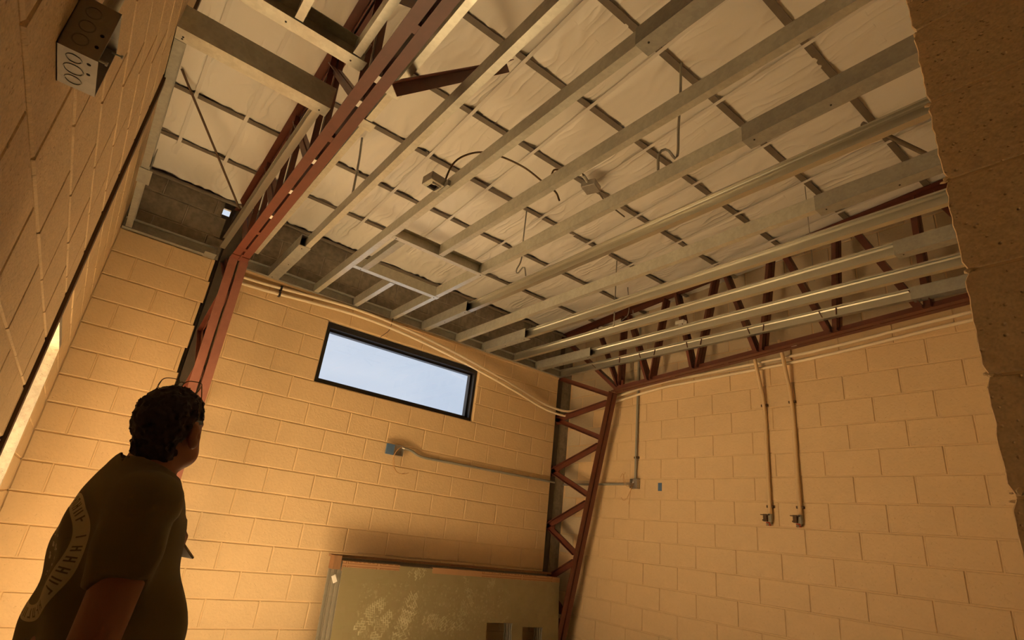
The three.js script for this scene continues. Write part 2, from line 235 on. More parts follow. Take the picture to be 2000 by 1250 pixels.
// roof: deck, blanket insulation bay by bay
const PZ = []; for (let k = 0; k < 14; k++) PZ.push(0.555 + k * 0.59);
{
  const g = structGroup('ceiling', 'white faced blanket insulation under the sloping metal roof');
  wallMesh(g, 'roof_deck', [sweep([[0, 0], [0.05, 0], [0.05, 5.9], [0, 5.9]].map(([a, b]) => [a, b - 5.5]), V(0, yRoof(-0.25) + 0.21, -0.25), V(0, yRoof(9) + 0.21, 9), Y)], M.deck);
  const edges = [0.0, ...PZ];
  for (let b = 0; b < edges.length - 1; b++) {
    const z0 = edges[b] + (b ? -0.012 : 0.01), z1 = edges[b + 1] + 0.012, far = b > 8, NX = far ? 40 : 260, NZ = far ? 6 : 22, pos = [], uv = [], idx = [];
    for (let j = 0; j <= NZ; j++) for (let i = 0; i <= NX; i++) {
      const x = 0.004 + 5.04 * i / NX, t = j / NZ, z = z0 + (z1 - z0) * t, w = z1 - z0, d0 = t * w, d1 = (1 - t) * w;
      const e0 = Math.exp(-d0 / 0.05), e1 = Math.exp(-d1 / 0.05), ws = vnoise(x * 1.3 + b * 17, b * 3.1, 999, 131), wt = vnoise(x * 1.1 + b * 9, b * 5.7, 999, 133);
      let y = yRoof(z) + 0.026 - 0.018 * Math.sin(Math.PI * Math.min(1, Math.max(0, t))) ** 0.6 * (0.75 + 0.5 * ws);
      const fold = (f, s) => { const n = vnoise(x * f + 2.2 * vnoise(z * 5, x * 2, 999, s + 3), z * 1.6, 999, s); return Math.abs(n - 0.5) * 2; };
      const near1 = Math.exp(-d1 / 0.16), near0 = Math.exp(-d0 / 0.10);
      y += (0.052 * near1 * ws + 0.034 * near0 * wt) * (fold(13, 137) - 0.5) + 0.012 * (fbm(x * 2.2, z * 3 + b * 7, 999, 141, 3) - 0.5) + 0.010 * (fold(8, 147) - 0.5);
      for (const sx of [0.16, 0.50, 1.13, 1.72, 2.295, 2.895, 3.49, 4.08, 4.66]) y += 0.010 * Math.exp(-(((x - sx) / 0.045) ** 2));
      if (b === 0) y += -0.03 * Math.exp(-d0 / 0.07) * (0.7 + 0.6 * wt);
      pos.push(x, y, z); uv.push(x, z);
    }
    for (let j = 0; j < NZ; j++) for (let i = 0; i < NX; i++) { const a = j * (NX + 1) + i, c = a + NX + 1; idx.push(a, a + 1, c, a + 1, c + 1, c); }
    // the blanket has thickness: skirt up to the deck
    const base = pos.length / 3; for (let i = 0; i <= NX; i++) for (const j of [0, NZ]) { const k = (j * (NX + 1) + i) * 3; pos.push(pos[k], pos[k + 1] + 0.1, pos[k + 2]); uv.push(pos[k], pos[k + 2] + 0.1); }
    for (let i = 0; i < NX; i++) { const a = i, p = base + i * 2; idx.push(a, p, a + 1, a + 1, p, p + 2); const c = NZ * (NX + 1) + i, q = base + i * 2 + 1; idx.push(c, c + 1, q, c + 1, q + 2, q); }
    const geo = new THREE.BufferGeometry(); geo.setAttribute('position', new THREE.Float32BufferAttribute(pos, 3)); geo.setAttribute('uv', new THREE.Float32BufferAttribute(uv, 2)); geo.setIndex(idx); geo.computeVertexNormals();
    const m = new THREE.Mesh(geo, M.vinyl); m.name = b ? `insulation_panel_${String(b).padStart(3, '0')}` : 'insulation_panel'; m.castShadow = m.receiveShadow = true; g.add(m);
  }
  wallMesh(g, 'eave_shade_line', [tube(Array.from({ length: 26 }, (_, i) => [0.02 + i * 0.2, yRoof(0) - 0.030 + 0.012 * (vnoise(i * 0.9, 3, 99, 151) - 0.5), 0.022]), 0.018, 8, 120)], M.purlin);  // dark tube standing in for the shade line below the insulation edge
}
{ // window
  const g = structGroup('window_1', 'high wide black framed window showing pale sky');
  const fr = (x0, x1, y0, y1, t, tt, z0, z1) => [box(x0, x1, y0, y0 + t, z0, z1), box(x0, x1, y1 - tt, y1, z0, z1), box(x0, x0 + t, y0 + t, y1 - tt, z0, z1), box(x1 - t, x1, y0 + t, y1 - tt, z0, z1)];
  wallMesh(g, 'window_frame', fr(WX0 + 0.004, WX1 - 0.006, SILL + 0.006, HEADY - 0.012, 0.03, 0.05, -0.16, -0.03), M.blackFrame);
  const sash = wallMesh(g, 'sash', fr(WX0 + 0.03, WX1 - 0.03, SILL + 0.03, HEADY - 0.055, 0.028, 0.028, -0.14, -0.085), M.blackFrame);
  const glass = new THREE.MeshPhysicalMaterial({ color: 0xffffff, transmission: 1, roughness: 0.02, thickness: 0, ior: 1.45 });
  wallMesh(sash, 'pane', [box(WX0 + 0.055, WX1 - 0.055, SILL + 0.055, HEADY - 0.08, -0.12, -0.114)], glass);
}

slab('trim_2', 'thin tan ledge along the top of the painted window wall', [box(0.955, 4.78, 3.432, 3.4535, 0, 0.02)], M.paintMortar);
slab('window_sun_blocker', 'unseen sheet added outside to keep sun out of the high window', [box(0.7, 3.8, 3.44, 3.48, -0.62, -0.2)], M.deck);  // added out of view, only to stop sun entering the window

// ---------------------------------------------------------------- roof purlins and straps
const ord = ['first', 'second', 'third', 'fourth', 'fifth', 'sixth', 'seventh', 'eighth', 'ninth', 'tenth', 'eleventh', 'twelfth', 'thirteenth', 'fourteenth'];
PZ.forEach((z, k) => {
  const y = yRoof(z), t = 0.004, f = 0.023, h = 0.2;
  const prof = [[-f, 0], [f, 0], [f, t], [-f + t, t], [-f + t, h - t], [f * 0.3, h - t], [f * 0.3, h], [-f, h]].map(([a, b]) => [-a, b]); // U = -z
  solo('roof_purlin', sweep(prof, V(0.006, y, z), V(W - 0.004, y, z), V(0, 0, -1)), M.purlin, `dark steel roof purlin across the ceiling, ${ord[k]} out from the window wall`, 'purlin', 'roof purlins');
});
[0.16, 0.50, 1.13, 1.72, 2.295, 2.895, 3.49, 4.08, 4.66].forEach((x, k) => {
  const g = sweep([[-0.0125, -0.003], [0.0125, -0.003], [0.0125, -0.0008], [-0.0125, -0.0008]], V(x, yRoof(0.35), 0.35), V(x, yRoof(7.5), 7.5), X);
  solo('insulation_strap', g, M.strap, `thin white strap under the insulation, ${ord[k]} strap from the left wall`, 'strap', 'straps under the insulation');
});

// ---------------------------------------------------------------- red steel frames
const angles = (leg, face, gap, t = 0.006) => [[[gap / 2, 0], [gap / 2 + leg, 0], [gap / 2 + leg, t], [gap / 2 + t, t], [gap / 2 + t, face], [gap / 2, face]], [[-gap / 2, 0], [-gap / 2, face], [-gap / 2 - t, face], [-gap / 2 - t, t], [-gap / 2 - leg, t], [-gap / 2 - leg, 0]]];
// pair of angles along p-q; legs lie in the plane whose outward side is -(D x U)
const pair = (p, q, U, leg, face, gap) => angles(leg, face, gap).map((pr) => sweep(pr, V(...p), V(...q), U));
function frame(label, x, S) {
  const g = thing('steel_frame', label, 'steel frame', [x, 0, 0]);
  const bc = S.bottom, tc = (z) => yRoof(z) - 0.004;
  // bottom chord: D towards +z, U = x, D x U = y, so legs lie below
  for (let i = 0; i < bc.length - 1; i++) pair([x, bc[i][1], bc[i][0]], [x, bc[i + 1][1], bc[i + 1][0] + 0.003], X, 0.053, 0.06, 0.014).forEach((e, k) => part(g, 'bottom_chord', e, M.red));
  // top chord: D towards -z, U = x, D x U = -y: legs lie on top
  pair([x, tc(8), 8], [x, tc(-0.12), -0.12], X, 0.055, 0.055, 0.014).forEach((e) => part(g, 'top_chord', e, M.red));
  // inner column chord, legs to the room: D down, U = x: D x U = (-y) x x = z ... legs at smaller z, so run upwards instead
  pair(S.colBase, S.knee, X, 0.060, 0.06, 0.018).forEach((e) => part(g, 'column_chord', e, S.colMat || M.red));
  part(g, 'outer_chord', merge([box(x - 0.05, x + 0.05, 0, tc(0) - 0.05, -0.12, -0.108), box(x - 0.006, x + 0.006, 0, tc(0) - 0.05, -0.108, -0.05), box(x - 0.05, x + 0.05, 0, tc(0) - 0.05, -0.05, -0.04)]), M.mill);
  const web = (a, b, s = 0.036) => { const D = V(...b).sub(V(...a)); part(g, 'web_member', merge(pair(a, b, X, s, s * 1.1, 0.012)), M.red); };
  for (const [z0, y0, z1, y1, s] of S.webs) web([x, y0, z0], [x, y1, z1], s);
  for (const [z0, y0, z1, y1] of S.lacing) part(g, 'lacing_bar', merge(pair([x, y0, z0], [x, y1, z1], X, 0.034, 0.055, 0.012)), M.red);
  for (const [z, y] of S.plates) part(g, 'gusset_plate', box(x - 0.005, x + 0.005, y - 0.06, y + 0.06, z - 0.06, z + 0.06), M.red);
  for (const z of S.fillers) { const y = S.yb(z); part(g, 'filler_plate', box(x - 0.0068, x + 0.0068, y + 0.0015, y + 0.03, z - 0.025, z + 0.025), z * 10 % 2 > 1 ? M.white : M.red); }
  return g;
}
{
  const yb1 = (z) => 3.252 + 0.018 * (z - 0.7), w1 = [];
  for (const b of [0.95, 1.61, 2.28, 2.95, 3.62, 4.29]) { w1.push([b, yb1(b) + 0.03, Math.max(0.06, b - 0.84), yRoof(b - 0.84) - 0.05, 0.034]); w1.push([b + 0.05, yb1(b) + 0.03, b - 0.10, yRoof(b - 0.1) - 0.05, 0.034]); }
  const inner = (y) => { const t = (3.25 - y) / 3.25; return 0.65 - 0.36 * t; };
  const lac = []; const ys = [3.46, 3.05, 2.82, 2.40, 2.18, 1.75, 1.5, 1.1, 0.8, 0.4]; for (let i = 0; i < ys.length - 1; i++) { const a = i % 2 === 0, y0 = ys[i], y1 = ys[i + 1]; lac.push(a ? [-0.04, y0, inner(y1), y1] : [inner(y0), y0, -0.04, y1]); }
  const f1 = frame('rust red steel frame whose truss runs overhead past the man', 0.80, { yb: yb1, bottom: [[0.71, 3.252], [1.9, yb1(1.9)], [8, yb1(8)]], colBase: [0.875, 0, 0.34], knee: [0.803, 3.25, 0.705], colMat: M.redPale, webs: w1, lacing: lac, plates: [[0.78, 3.30]], fillers: [0.9, 1.25, 1.55, 1.95, 2.35, 2.6, 2.95, 3.15, 3.5] });
  part(f1, 'knee_plate', box(0.737, 0.863, 3.245, 3.252, 0.69, 0.78), M.red);
  const yb2 = (z) => 3.165 + 0.068 * (z - 0.93);
  const w2 = [[0.95, 3.22, 0.05, 3.98, 0.044], [0.97, 3.23, 0.60, 4.02, 0.036], [1.0, 3.23, 1.02, 4.06, 0.05], [1.40, yb2(1.4) + 0.03, 1.10, 4.07, 0.048], [1.44, yb2(1.44) + 0.03, 1.62, 4.12, 0.048]];
  const B2 = [1.96, 2.64, 3.28, 3.93, 4.55], T2 = [1.742, 2.33, 2.92, 3.51, 4.10, 4.69]; B2.forEach((z, i) => { w2.push([z, yb2(z) + 0.03, T2[i] + 0.03, yRoof(T2[i]) - 0.05, 0.05]); w2.push([z + 0.05, yb2(z) + 0.03, T2[i + 1] - 0.1, yRoof(T2[i + 1]) - 0.05, 0.05]); });
  const in2 = (y) => 0.88 - 0.222 * (3.15 - y), li = (y) => in2(y) - 0.06;
  const N2 = [[-0.04, 3.46], [li(3.10), 3.10], [-0.05, 2.93], [li(2.62), 2.62], [-0.05, 2.31], [li(2.0), 2.0], [-0.05, 1.69], [li(1.39), 1.39], [-0.05, 1.10], [li(0.8), 0.8], [-0.05, 0.5], [li(0.25), 0.25]];
  const l2 = []; for (let i = 0; i < N2.length - 1; i++) { const a = N2[i], b = N2[i + 1]; l2.push([a[0], a[1] - 0.02, b[0], b[1] + 0.02]); }
  frame('rust red steel frame standing along the right hand wall', 4.845, { yb: yb2, bottom: [[0.90, yb2(0.9)], [8, yb2(8)]], colBase: [4.845, 0, in2(0)], knee: [4.845, 3.165, in2(3.165)], webs: w2, lacing: l2, plates: [[0.97, 3.23], [0.02, 2.93], [0.02, 2.31], [0.02, 1.69]], fillers: [1.7, 2.3, 2.95, 3.6] });
}
// flange braces from the trusses up to the purlins
function brace(label, a, b, s = 0.03) { const D = V(...b).sub(V(...a)); return solo('flange_brace', merge([sweep([[0, 0], [s, 0], [s, 0.004], [0.004, 0.004], [0.004, s], [0, s]], V(...a), V(...b), Math.abs(D.clone().normalize().y) > 0.9 ? X : V(-D.z, 0, D.x))]), M.red, label, 'brace'); }
brace('dark red angle brace rising from the truss to a purlin behind the first long joist', [0.87, 3.34, 3.13], [1.60, 4.20, 2.88], 0.06);
solo('sway_rod', rod([0.035, 4.157, 1.333], [0.70, 3.70, 0.62], 0.008), M.brown, 'thin brown rod slanting across the insulation beside the left wall', 'rod');
solo('bridging_pipe', rod([3.72, 4.33, 4.06], [4.30, 4.16, 4.35], 0.016), M.purlin, 'short grey pipe slanting between purlins near the right block wall end', 'pipe');

// ---------------------------------------------------------------- light gauge ceiling framing
const YS = 3.457;
function cstud(w = 0.041, h = 0.092, lip = 0.011, t = 0.0022, open = false) {
  let p = open ? [[0, 0], [w, 0], [w, lip], [w - t, lip], [w - t, t], [t + 0.01, t], [t + 0.004, t + 0.004], [t, t + 0.014], [t, h - t - 0.014], [t + 0.004, h - t - 0.004], [t + 0.01, h - t], [w - t, h - t], [w - t, h - lip], [w, h - lip], [w, h], [0, h]] : [[0, 0], [w, 0], [w, lip], [w - t, lip], [w - t, t], [t, t], [t, h - t], [w - t, h - t], [w - t, h - lip], [w, h - lip], [w, h], [0, h]];
  if (open) p = p.map(([a, b]) => [w - a, b]).reverse(); return p;
}
const trackP = (w, h, t = 0.002) => [[0, 0], [w, 0], [w, t], [t, t], [t, h - t], [w, h - t], [w, h], [0, h]];
function screws(g, list) { for (const [x, y, z, n] of list) { const c = new THREE.CylinderGeometry(0.0045, 0.0045, 0.004, 8); if (n === 'z') c.rotateX(Math.PI / 2); if (n === 'x') c.rotateZ(Math.PI / 2); c.translate(x, y, z); part(g, 'screw', uvBox(c), M.dark); } }
function joist(label, x, z0, z1, { open = false, w = 0.041, h = 0.092, y = YS, mat = M.galv, splices = [] } = {}) {
  if (open && mat === M.galv) mat = M.galvShiny; const g = thing('ceiling_joist', label, 'joist', [x + w / 2, y, (z0 + z1) / 2], 'galvanized ceiling joists');
  part(g, 'stud', sweep(cstud(w, h, 0.011, 0.0022, open), V(x, y, z0), V(x, y, z1), X), mat);
  for (const [a, b, sx, sw, m] of splices) { const s = part(g, 'splice', sweep(trackP(sw, h + 0.008, 0.003), V(sx, y - 0.004, a), V(sx, y - 0.004, b), X), m || M.galvDull, 'wider lapped splice length'); screws(s, [[sx + sw * 0.35, y - 0.005, a + (b - a) * 0.06], [sx + sw * 0.6, y - 0.005, a + (b - a) * 0.5], [sx + sw * 0.4, y - 0.005, b - (b - a) * 0.06]]); }
  return g;
}
const ZT = 0.012, ZN = 4.89;
joist('first long galvanized joist right of the red truss, wide lap at the window wall', 1.197, 0.70, 8, { splices: [[ZT, 0.92, 1.150, 0.094]] });
joist('galvanized joist with the hanging junction box clipped to its side', 1.575, ZT, 8, { w: 0.045, h: 0.088, splices: [[3.955, 4.75, 1.568, 0.085]] });
joist('short galvanized joist between the window wall and the hatch', 1.978, ZT, 0.86, { w: 0.045 });
joist('galvanized joist that stops at the far side of the hatch header', 1.995, 1.655, 8);
joist('galvanized joist along the right side of the ceiling hatch', 2.395, ZT, 8, { splices: [[3.945, 4.75, 2.392, 0.085]] });
joist('shiny open sided joist just right of the hatch, lapped at the window wall', 2.785, ZT, 8, { open: true, splices: [[ZT, 0.89, 2.762, 0.062]] });
joist('flat sided pale joist among the shiny ones, lapped near the block wall end', 3.205, ZT, 8, { splices: [[3.92, 4.75, 3.203, 0.08]] });
joist('shiny open joist, fourth in from the right wall', 3.585, ZT, 8, { open: true, splices: [[ZT, 0.80, 3.563, 0.085]] });
joist('shiny open joist, third in from the right wall', 4.005, ZT, 8, { open: true, splices: [[4.04, 4.75, 4.003, 0.075]] });
joist('shiny open joist, second in from the right wall, lapped near the red column', 4.395, ZT, 8, { open: true, splices: [[ZT, 0.95, 4.373, 0.075]] });
joist('joist nearest the right wall, passing just over the red truss chord', 4.760, ZT, 8, { open: true, splices: [[3.88, 4.75, 4.755, 0.07]] });
joist('narrow joist hugging the right edge of the overhead red truss', 0.922, 0.45, 8, { w: 0.036, h: 0.06, y: YS - 0.004 });
joist('open sided stub joist on the left of the red truss', 0.685, 0.30, 2.60, { open: true, w: 0.041, h: 0.095 });
joist('short joist running from the nearer header toward the camera, nearest the left wall', 0.423, 3.045, 4.7, { w: 0.036, h: 0.08 });
joist('short joist running from the nearer header toward the camera, beside the truss', 0.692, 3.045, 4.7, { w: 0.038, h: 0.08 });
function runner(label, geo, mat = M.galvDull, cat = 'track') { return solo('ceiling_track', geo, mat, label, cat); }
// track on the window wall: U = -z along +x; back against the wall
const tk = (x0, x1) => sweep([[0, 0], [-0.05, 0], [-0.05, 0.002], [-0.002, 0.002], [-0.002, 0.09], [-0.05, 0.09], [-0.05, 0.092], [0, 0.092]], V(x0, 3.4545, 0.004), V(x1, 3.4545, 0.004), V(0, 0, -1));
runner('galvanized wall track along the top of the window wall', tk(0.95, 4.80));
runner('short galvanized wall track left of the red column on the window wall', merge([tk(0.01, 0.70), box(0.61, 0.70, 3.452, 3.455, 0.0, 0.13)]));
runner('galvanized wall track along the top of the left wall', sweep(trackP(0.045, 0.075), V(0.03, YS, 0.06), V(0.03, YS, 2.52), X));
runner('bent splice plate on the left wall track', merge([box(0.024, 0.10, YS - 0.006, YS - 0.002, 0.93, 1.15), box(0.076, 0.08, YS - 0.004, YS + 0.14, 1.0, 1.2)]), M.galvDull, 'plate');
const cross = (x0, x1, z, w, h, y = YS - 0.003, flip = false) => sweep(flip ? [[0, 0], [w, 0], [w, 0.003], [0.003, 0.003], [0.003, h - 0.003], [w, h - 0.003], [w, h], [0, h]] : [[0, 0], [w, 0], [w, h], [0, h], [0, h - 0.003], [w - 0.003, h - 0.003], [w - 0.003, 0.003], [0, 0.003]], V(x0, y, z), V(x1, y, z), V(0, 0, -1)); // from z back to z - w
function header(label, geo, sc, mat = M.galv) { const g = thing('ceiling_header', label, 'header', [0, 0, 0]); geo.computeBoundingBox(); const c = geo.boundingBox.getCenter(V(0, 0, 0)); g.position.set(c.x, geo.boundingBox.min.y, c.z); part(g, 'channel', geo, mat); screws(g, sc); return g; }
header('deep galvanized header crossing the left bay from wall to truss, farther one', cross(0.03, 0.752, 2.615, 0.085, 0.135, 3.452, true), [[0.06, 3.4515, 2.55], [0.062, 3.4515, 2.565], [0.71, 3.4515, 2.56]]);
header('deep galvanized header crossing the left bay, nearer to the camera', cross(0.03, 0.765, 3.04, 0.075, 0.115, 3.452, false), [[0.40, 3.4515, 3.0], [0.70, 3.4515, 3.0]]);
header('hatch header on the camera side, open channel facing out', cross(1.612, 2.44, 1.655, 0.045, 0.094, YS - 0.003, false), [[1.64, YS - 0.004, 1.63], [2.41, YS - 0.004, 1.63]], M.galv);
header('hatch header on the window side, flat face toward the room', cross(1.612, 2.44, 0.935, 0.055, 0.094, YS - 0.003, true), [[1.68, YS - 0.004, 0.9], [2.40, YS - 0.004, 0.9]], M.galv);
runner('short mottled track closing the left side of the hatch', sweep(trackP(0.055, 0.05), V(1.675, YS - 0.003, 0.93), V(1.675, YS - 0.003, 1.61), X), M.galvDull);
for (const [z, l] of [[2.972, 'nearer'], [2.638, 'farther']]) { const g = solo('clip_plate', merge([box(0.893, 0.983, YS - 0.010, YS - 0.005, z - 0.038, z + 0.038), box(0.915, 0.919, YS - 0.008, YS + 0.06, z - 0.03, z + 0.03)]), M.galv, `small square galvanized clip under the narrow joist by the truss, ${l} one`, 'clip'); }
// hanger rods and tie wires
const hang = (label, pts, r = 0.005) => solo('hanger_wire', tube(pts, r, 7, 40), M.galvDull, label, 'hanger wire');
hang('thin steel hanger dropping to the first long joist', [[1.231, 4.16, 1.58], [1.222, 3.9, 1.68], [1.215, 3.55, 1.76]], 0.008);
hang('thin steel hanger with a hook, left of the shiny joist above the hatch', [[2.735, 4.195, 1.716], [2.735, 3.95, 1.716], [2.735, 3.68, 1.716], [2.72, 3.60, 1.69], [2.74, 3.58, 1.68], [2.765, 3.64, 1.73], [2.78, 3.555, 1.75]], 0.006);
hang('bent steel hanger hooked over the joist with the long lap', [[2.464, 4.34, 3.53], [2.46, 4.1, 3.53], [2.455, 3.85, 3.52], [2.43, 3.60, 3.52], [2.41, 3.68, 3.47], [2.385, 3.66, 3.44], [2.40, 3.555, 3.42]], 0.008);
hang('thin steel hanger rising beside the flat sided pale joist', [[3.93, 4.19, 1.70], [3.93, 3.85, 1.70], [3.93, 3.48, 1.70]], 0.006);
hang('fine wire hanging from the sixth purlin near the right truss', [[4.15, 4.34, 3.47], [4.15, 4.0, 3.47], [4.15, 3.50, 3.47]], 0.003);
hang('white looped wire hanging by the right truss near the column', [[4.42, 4.17, 1.42], [4.43, 3.85, 1.43], [4.36, 3.74, 1.40], [4.47, 3.72, 1.46], [4.47, 3.9, 1.46]], 0.005);
hang('black tie wire dangling over the window from the wall track', [[2.41, 3.56, 0.12], [2.405, 3.44, 0.07], [2.40, 3.33, 0.05], [2.33, 3.235, 0.03]], 0.003).material = M.black;
solo('loose_clip', merge([box(4.74, 4.80, 3.775, 3.781, 1.80, 1.90), box(4.74, 4.746, 3.74, 3.781, 1.80, 1.90), box(4.794, 4.80, 3.72, 3.781, 1.80, 1.90)]), M.white, 'small white clip caught on a web member of the right truss', 'clip');

// ---------------------------------------------------------------- electrical
function ringOn(r, x, y, z, axis) { const g = new THREE.TorusGeometry(r, 0.0011, 5, 24); if (axis === 'x') g.rotateY(Math.PI / 2); if (axis === 'y') g.rotateX(Math.PI / 2); g.translate(x, y, z); return uvBox(g); }
{ // deep square box on the left wall, with its conduit running up
  const x0 = XL, x1 = 0.083, y0 = 2.137, y1 = 2.247, z0 = 3.996, z1 = 4.108, g = thing('junction_box', 'square galvanized junction box close by on the left wall', 'junction box', [XL, y0, (z0 + z1) / 2]);
  const t = 0.002;
  part(g, 'shell', merge([box(x0, x0 + t, y0, y1, z0, z1), box(x0, x1, y0, y0 + t, z0, z1), box(x0, x1, y1 - t, y1, z0, z1), box(x0, x1, y0 + t, y1 - t, z0, z0 + t), box(x0, x1, y0 + t, y1 - t, z1 - t, z1)]), M.steelBox);
  const yc = (y0 + y1) / 2, zc = (z0 + z1) / 2;
  for (const [dy, r] of [[-0.03, 0.011], [0, 0.011], [0.03, 0.011]]) { part(g, 'knockout', ringOn(r, 0.05, yc + dy, z1 + 0.0005, 'z'), M.galvDull); part(g, 'knockout', ringOn(r, 0.05, yc + dy, z0 - 0.0005, 'z'), M.galvDull); }
  for (const [dz, r] of [[-0.03, 0.012], [0.002, 0.014], [0.034, 0.011]]) part(g, 'knockout', ringOn(r, 0.05, y0 - 0.0005, zc + dz, 'y'), M.galvDull);
  for (const [y, z] of [[y1 - 0.008, z0 + 0.004], [y0 + 0.006, z1 - 0.004]]) part(g, 'screw', merge([rod([x1 - 0.006, y, z], [x1 + 0.012, y, z], 0.0018), rod([x1 + 0.009, y, z], [x1 + 0.012, y, z], 0.004)]), M.galv);
  for (const [y, z] of [[y0 - 0.0006, z1 - 0.02], [y0 - 0.0006, z1 - 0.05]]) part(g, 'screw_hole', merge([rod([x1 - 0.012, y, z], [x1 - 0.012, y + 0.001, z], 0.003)]), M.dark);
  for (const [y, z] of [[y0 + 0.025, z1 + 0.0006], [y0 + 0.05, z1 + 0.0006]]) part(g, 'screw_hole', rod([x1 - 0.01, y, z - 0.001], [x1 - 0.01, y, z], 0.003), M.dark);
  solo('conduit', merge([rod([0.052, y1, zc - 0.02], [0.052, 4.2, zc - 0.02], 0.0125, 14), rod([0.052, y1, zc - 0.02], [0.052, y1 + 0.03, zc - 0.02], 0.017, 8)]), M.galv, 'metal conduit rising from the junction box on the left wall', 'conduit');
}
function clampRing(g, x, y, z, ax) { part(g, 'clamp', ax === 'y' ? merge([rod([x, y - 0.012, z], [x, y + 0.012, z], 0.016, 12), box(x - 0.004, x + 0.02, y - 0.01, y + 0.01, z - 0.03, z + 0.03)]) : merge([rod([x, y, z], [x + 0.02, y, z], 0.017, 12)]), M.brown); }
{ // open box with wires on the window wall, blue cover swung aside, conduit to the corner
  const g = thing('junction_box', 'open junction box with blue taped cover on the window wall', 'junction box', [2.745, 2.12, 0]);
  part(g, 'shell', merge([box(2.70, 2.80, 2.125, 2.127, 0.002, 0.052), box(2.70, 2.80, 2.223, 2.225, 0.002, 0.052), box(2.70, 2.702, 2.125, 2.225, 0.002, 0.052), box(2.798, 2.80, 2.125, 2.225, 0.002, 0.052), box(2.70, 2.80, 2.125, 2.225, 0.001, 0.004)]), M.steelBox);
  part(g, 'tape', merge([box(2.618, 2.699, 2.123, 2.222, 0.03, 0.05)]), M.blue, 'blue masking tape over the side');
  part(g, 'wire', tube([[2.79, 2.205, 0.05], [2.76, 2.21, 0.07], [2.72, 2.17, 0.075], [2.70, 2.12, 0.07], [2.71, 2.03, 0.06], [2.77, 1.97, 0.055], [2.86, 1.965, 0.05], [2.90, 1.985, 0.05]], 0.003, 6, 60), M.wire);
  part(g, 'wire', tube([[2.705, 2.12, 0.05], [2.72, 2.06, 0.05], [2.75, 1.99, 0.05], [2.81, 1.96, 0.05], [2.86, 1.975, 0.045]], 0.003, 6, 40), M.wire);
  part(g, 'wire_nut', rod([2.775, 2.205, 0.06], [2.80, 2.20, 0.065], 0.007), M.white);
  const c = solo('conduit', merge([tube([[2.80, 2.203, 0.04], [2.85, 2.204, 0.04], [2.90, 2.196, 0.035], [2.98, 2.170, 0.022], [3.06, 2.160, 0.018], [3.2, 2.16, 0.018]], 0.0125, 12, 50), rod([3.19, 2.16, 0.018], [4.83, 2.177, 0.03], 0.0125, 12)]), M.galvDull, 'grey conduit with an offset bend running along the window wall to the corner', 'conduit');
}
{ // corner box on the right wall
  const x1 = W, x0 = W - 0.05, g = thing('junction_box', 'open junction box with tangled wires on the right wall near the column', 'junction box', [W, 2.13, 1.09]);
  const y0 = 2.135, y1 = 2.235, z0 = 1.03, z1 = 1.13;
  part(g, 'shell', merge([box(x0, x1, y0, y0 + 0.002, z0, z1), box(x0, x1, y1 - 0.002, y1, z0, z1), box(x0, x1, y0, y1, z0, z0 + 0.002), box(x0, x1, y0, y1, z1 - 0.002, z1), box(x1 - 0.004, x1 - 0.001, y0, y1, z0, z1)]), M.steelBox);
  part(g, 'wire', tube([[5.03, 2.19, 1.07], [5.0, 2.15, 1.06], [4.99, 2.05, 1.05], [5.0, 1.97, 1.03]], 0.003, 6, 30), M.wire);
  part(g, 'wire', tube([[5.03, 2.17, 1.06], [4.99, 2.10, 1.05], [4.99, 2.02, 1.00], [5.0, 2.01, 0.95], [5.0, 2.04, 0.92]], 0.0025, 6, 30), M.wire);
  part(g, 'wire', tube([[5.03, 2.18, 1.05], [4.99, 2.15, 1.02], [4.99, 2.19, 0.96], [5.0, 2.27, 0.945], [5.0, 2.30, 0.97]], 0.0025, 6, 30), M.wire);
  part(g, 'wire', tube([[5.03, 2.19, 1.05], [4.99, 2.18, 0.99], [5.0, 2.25, 0.95], [5.0, 2.29, 0.93], [5.01, 2.25, 0.89]], 0.0025, 6, 30), M.wire);
  part(g, 'wire_nut', rod([5.0, 2.20, 1.08], [4.985, 2.19, 1.09], 0.007), M.white);
  const c1 = thing('conduit', 'grey conduit dropping from the truss to the wired box on the right wall', 'conduit', [W - 0.025, 2.23, 1.085]); part(c1, 'pipe', rod([W - 0.025, 2.23, 1.085], [W - 0.02, 4.0, 1.085], 0.0125, 12), M.galvDull); clampRing(c1, W - 0.02, 2.46, 1.085, 'y');
  solo('conduit', rod([W - 0.025, 2.183, 1.03], [W - 0.03, 2.178, -0.02], 0.0125, 12), M.galvDull, 'grey horizontal conduit behind the column into the wired box', 'conduit');
  solo('tape_patch', box(W - 0.002, W - 0.0005, 2.115, 2.195, 1.365, 1.412), M.blue, 'small blue piece of masking tape stuck on the right wall', 'tape');
}
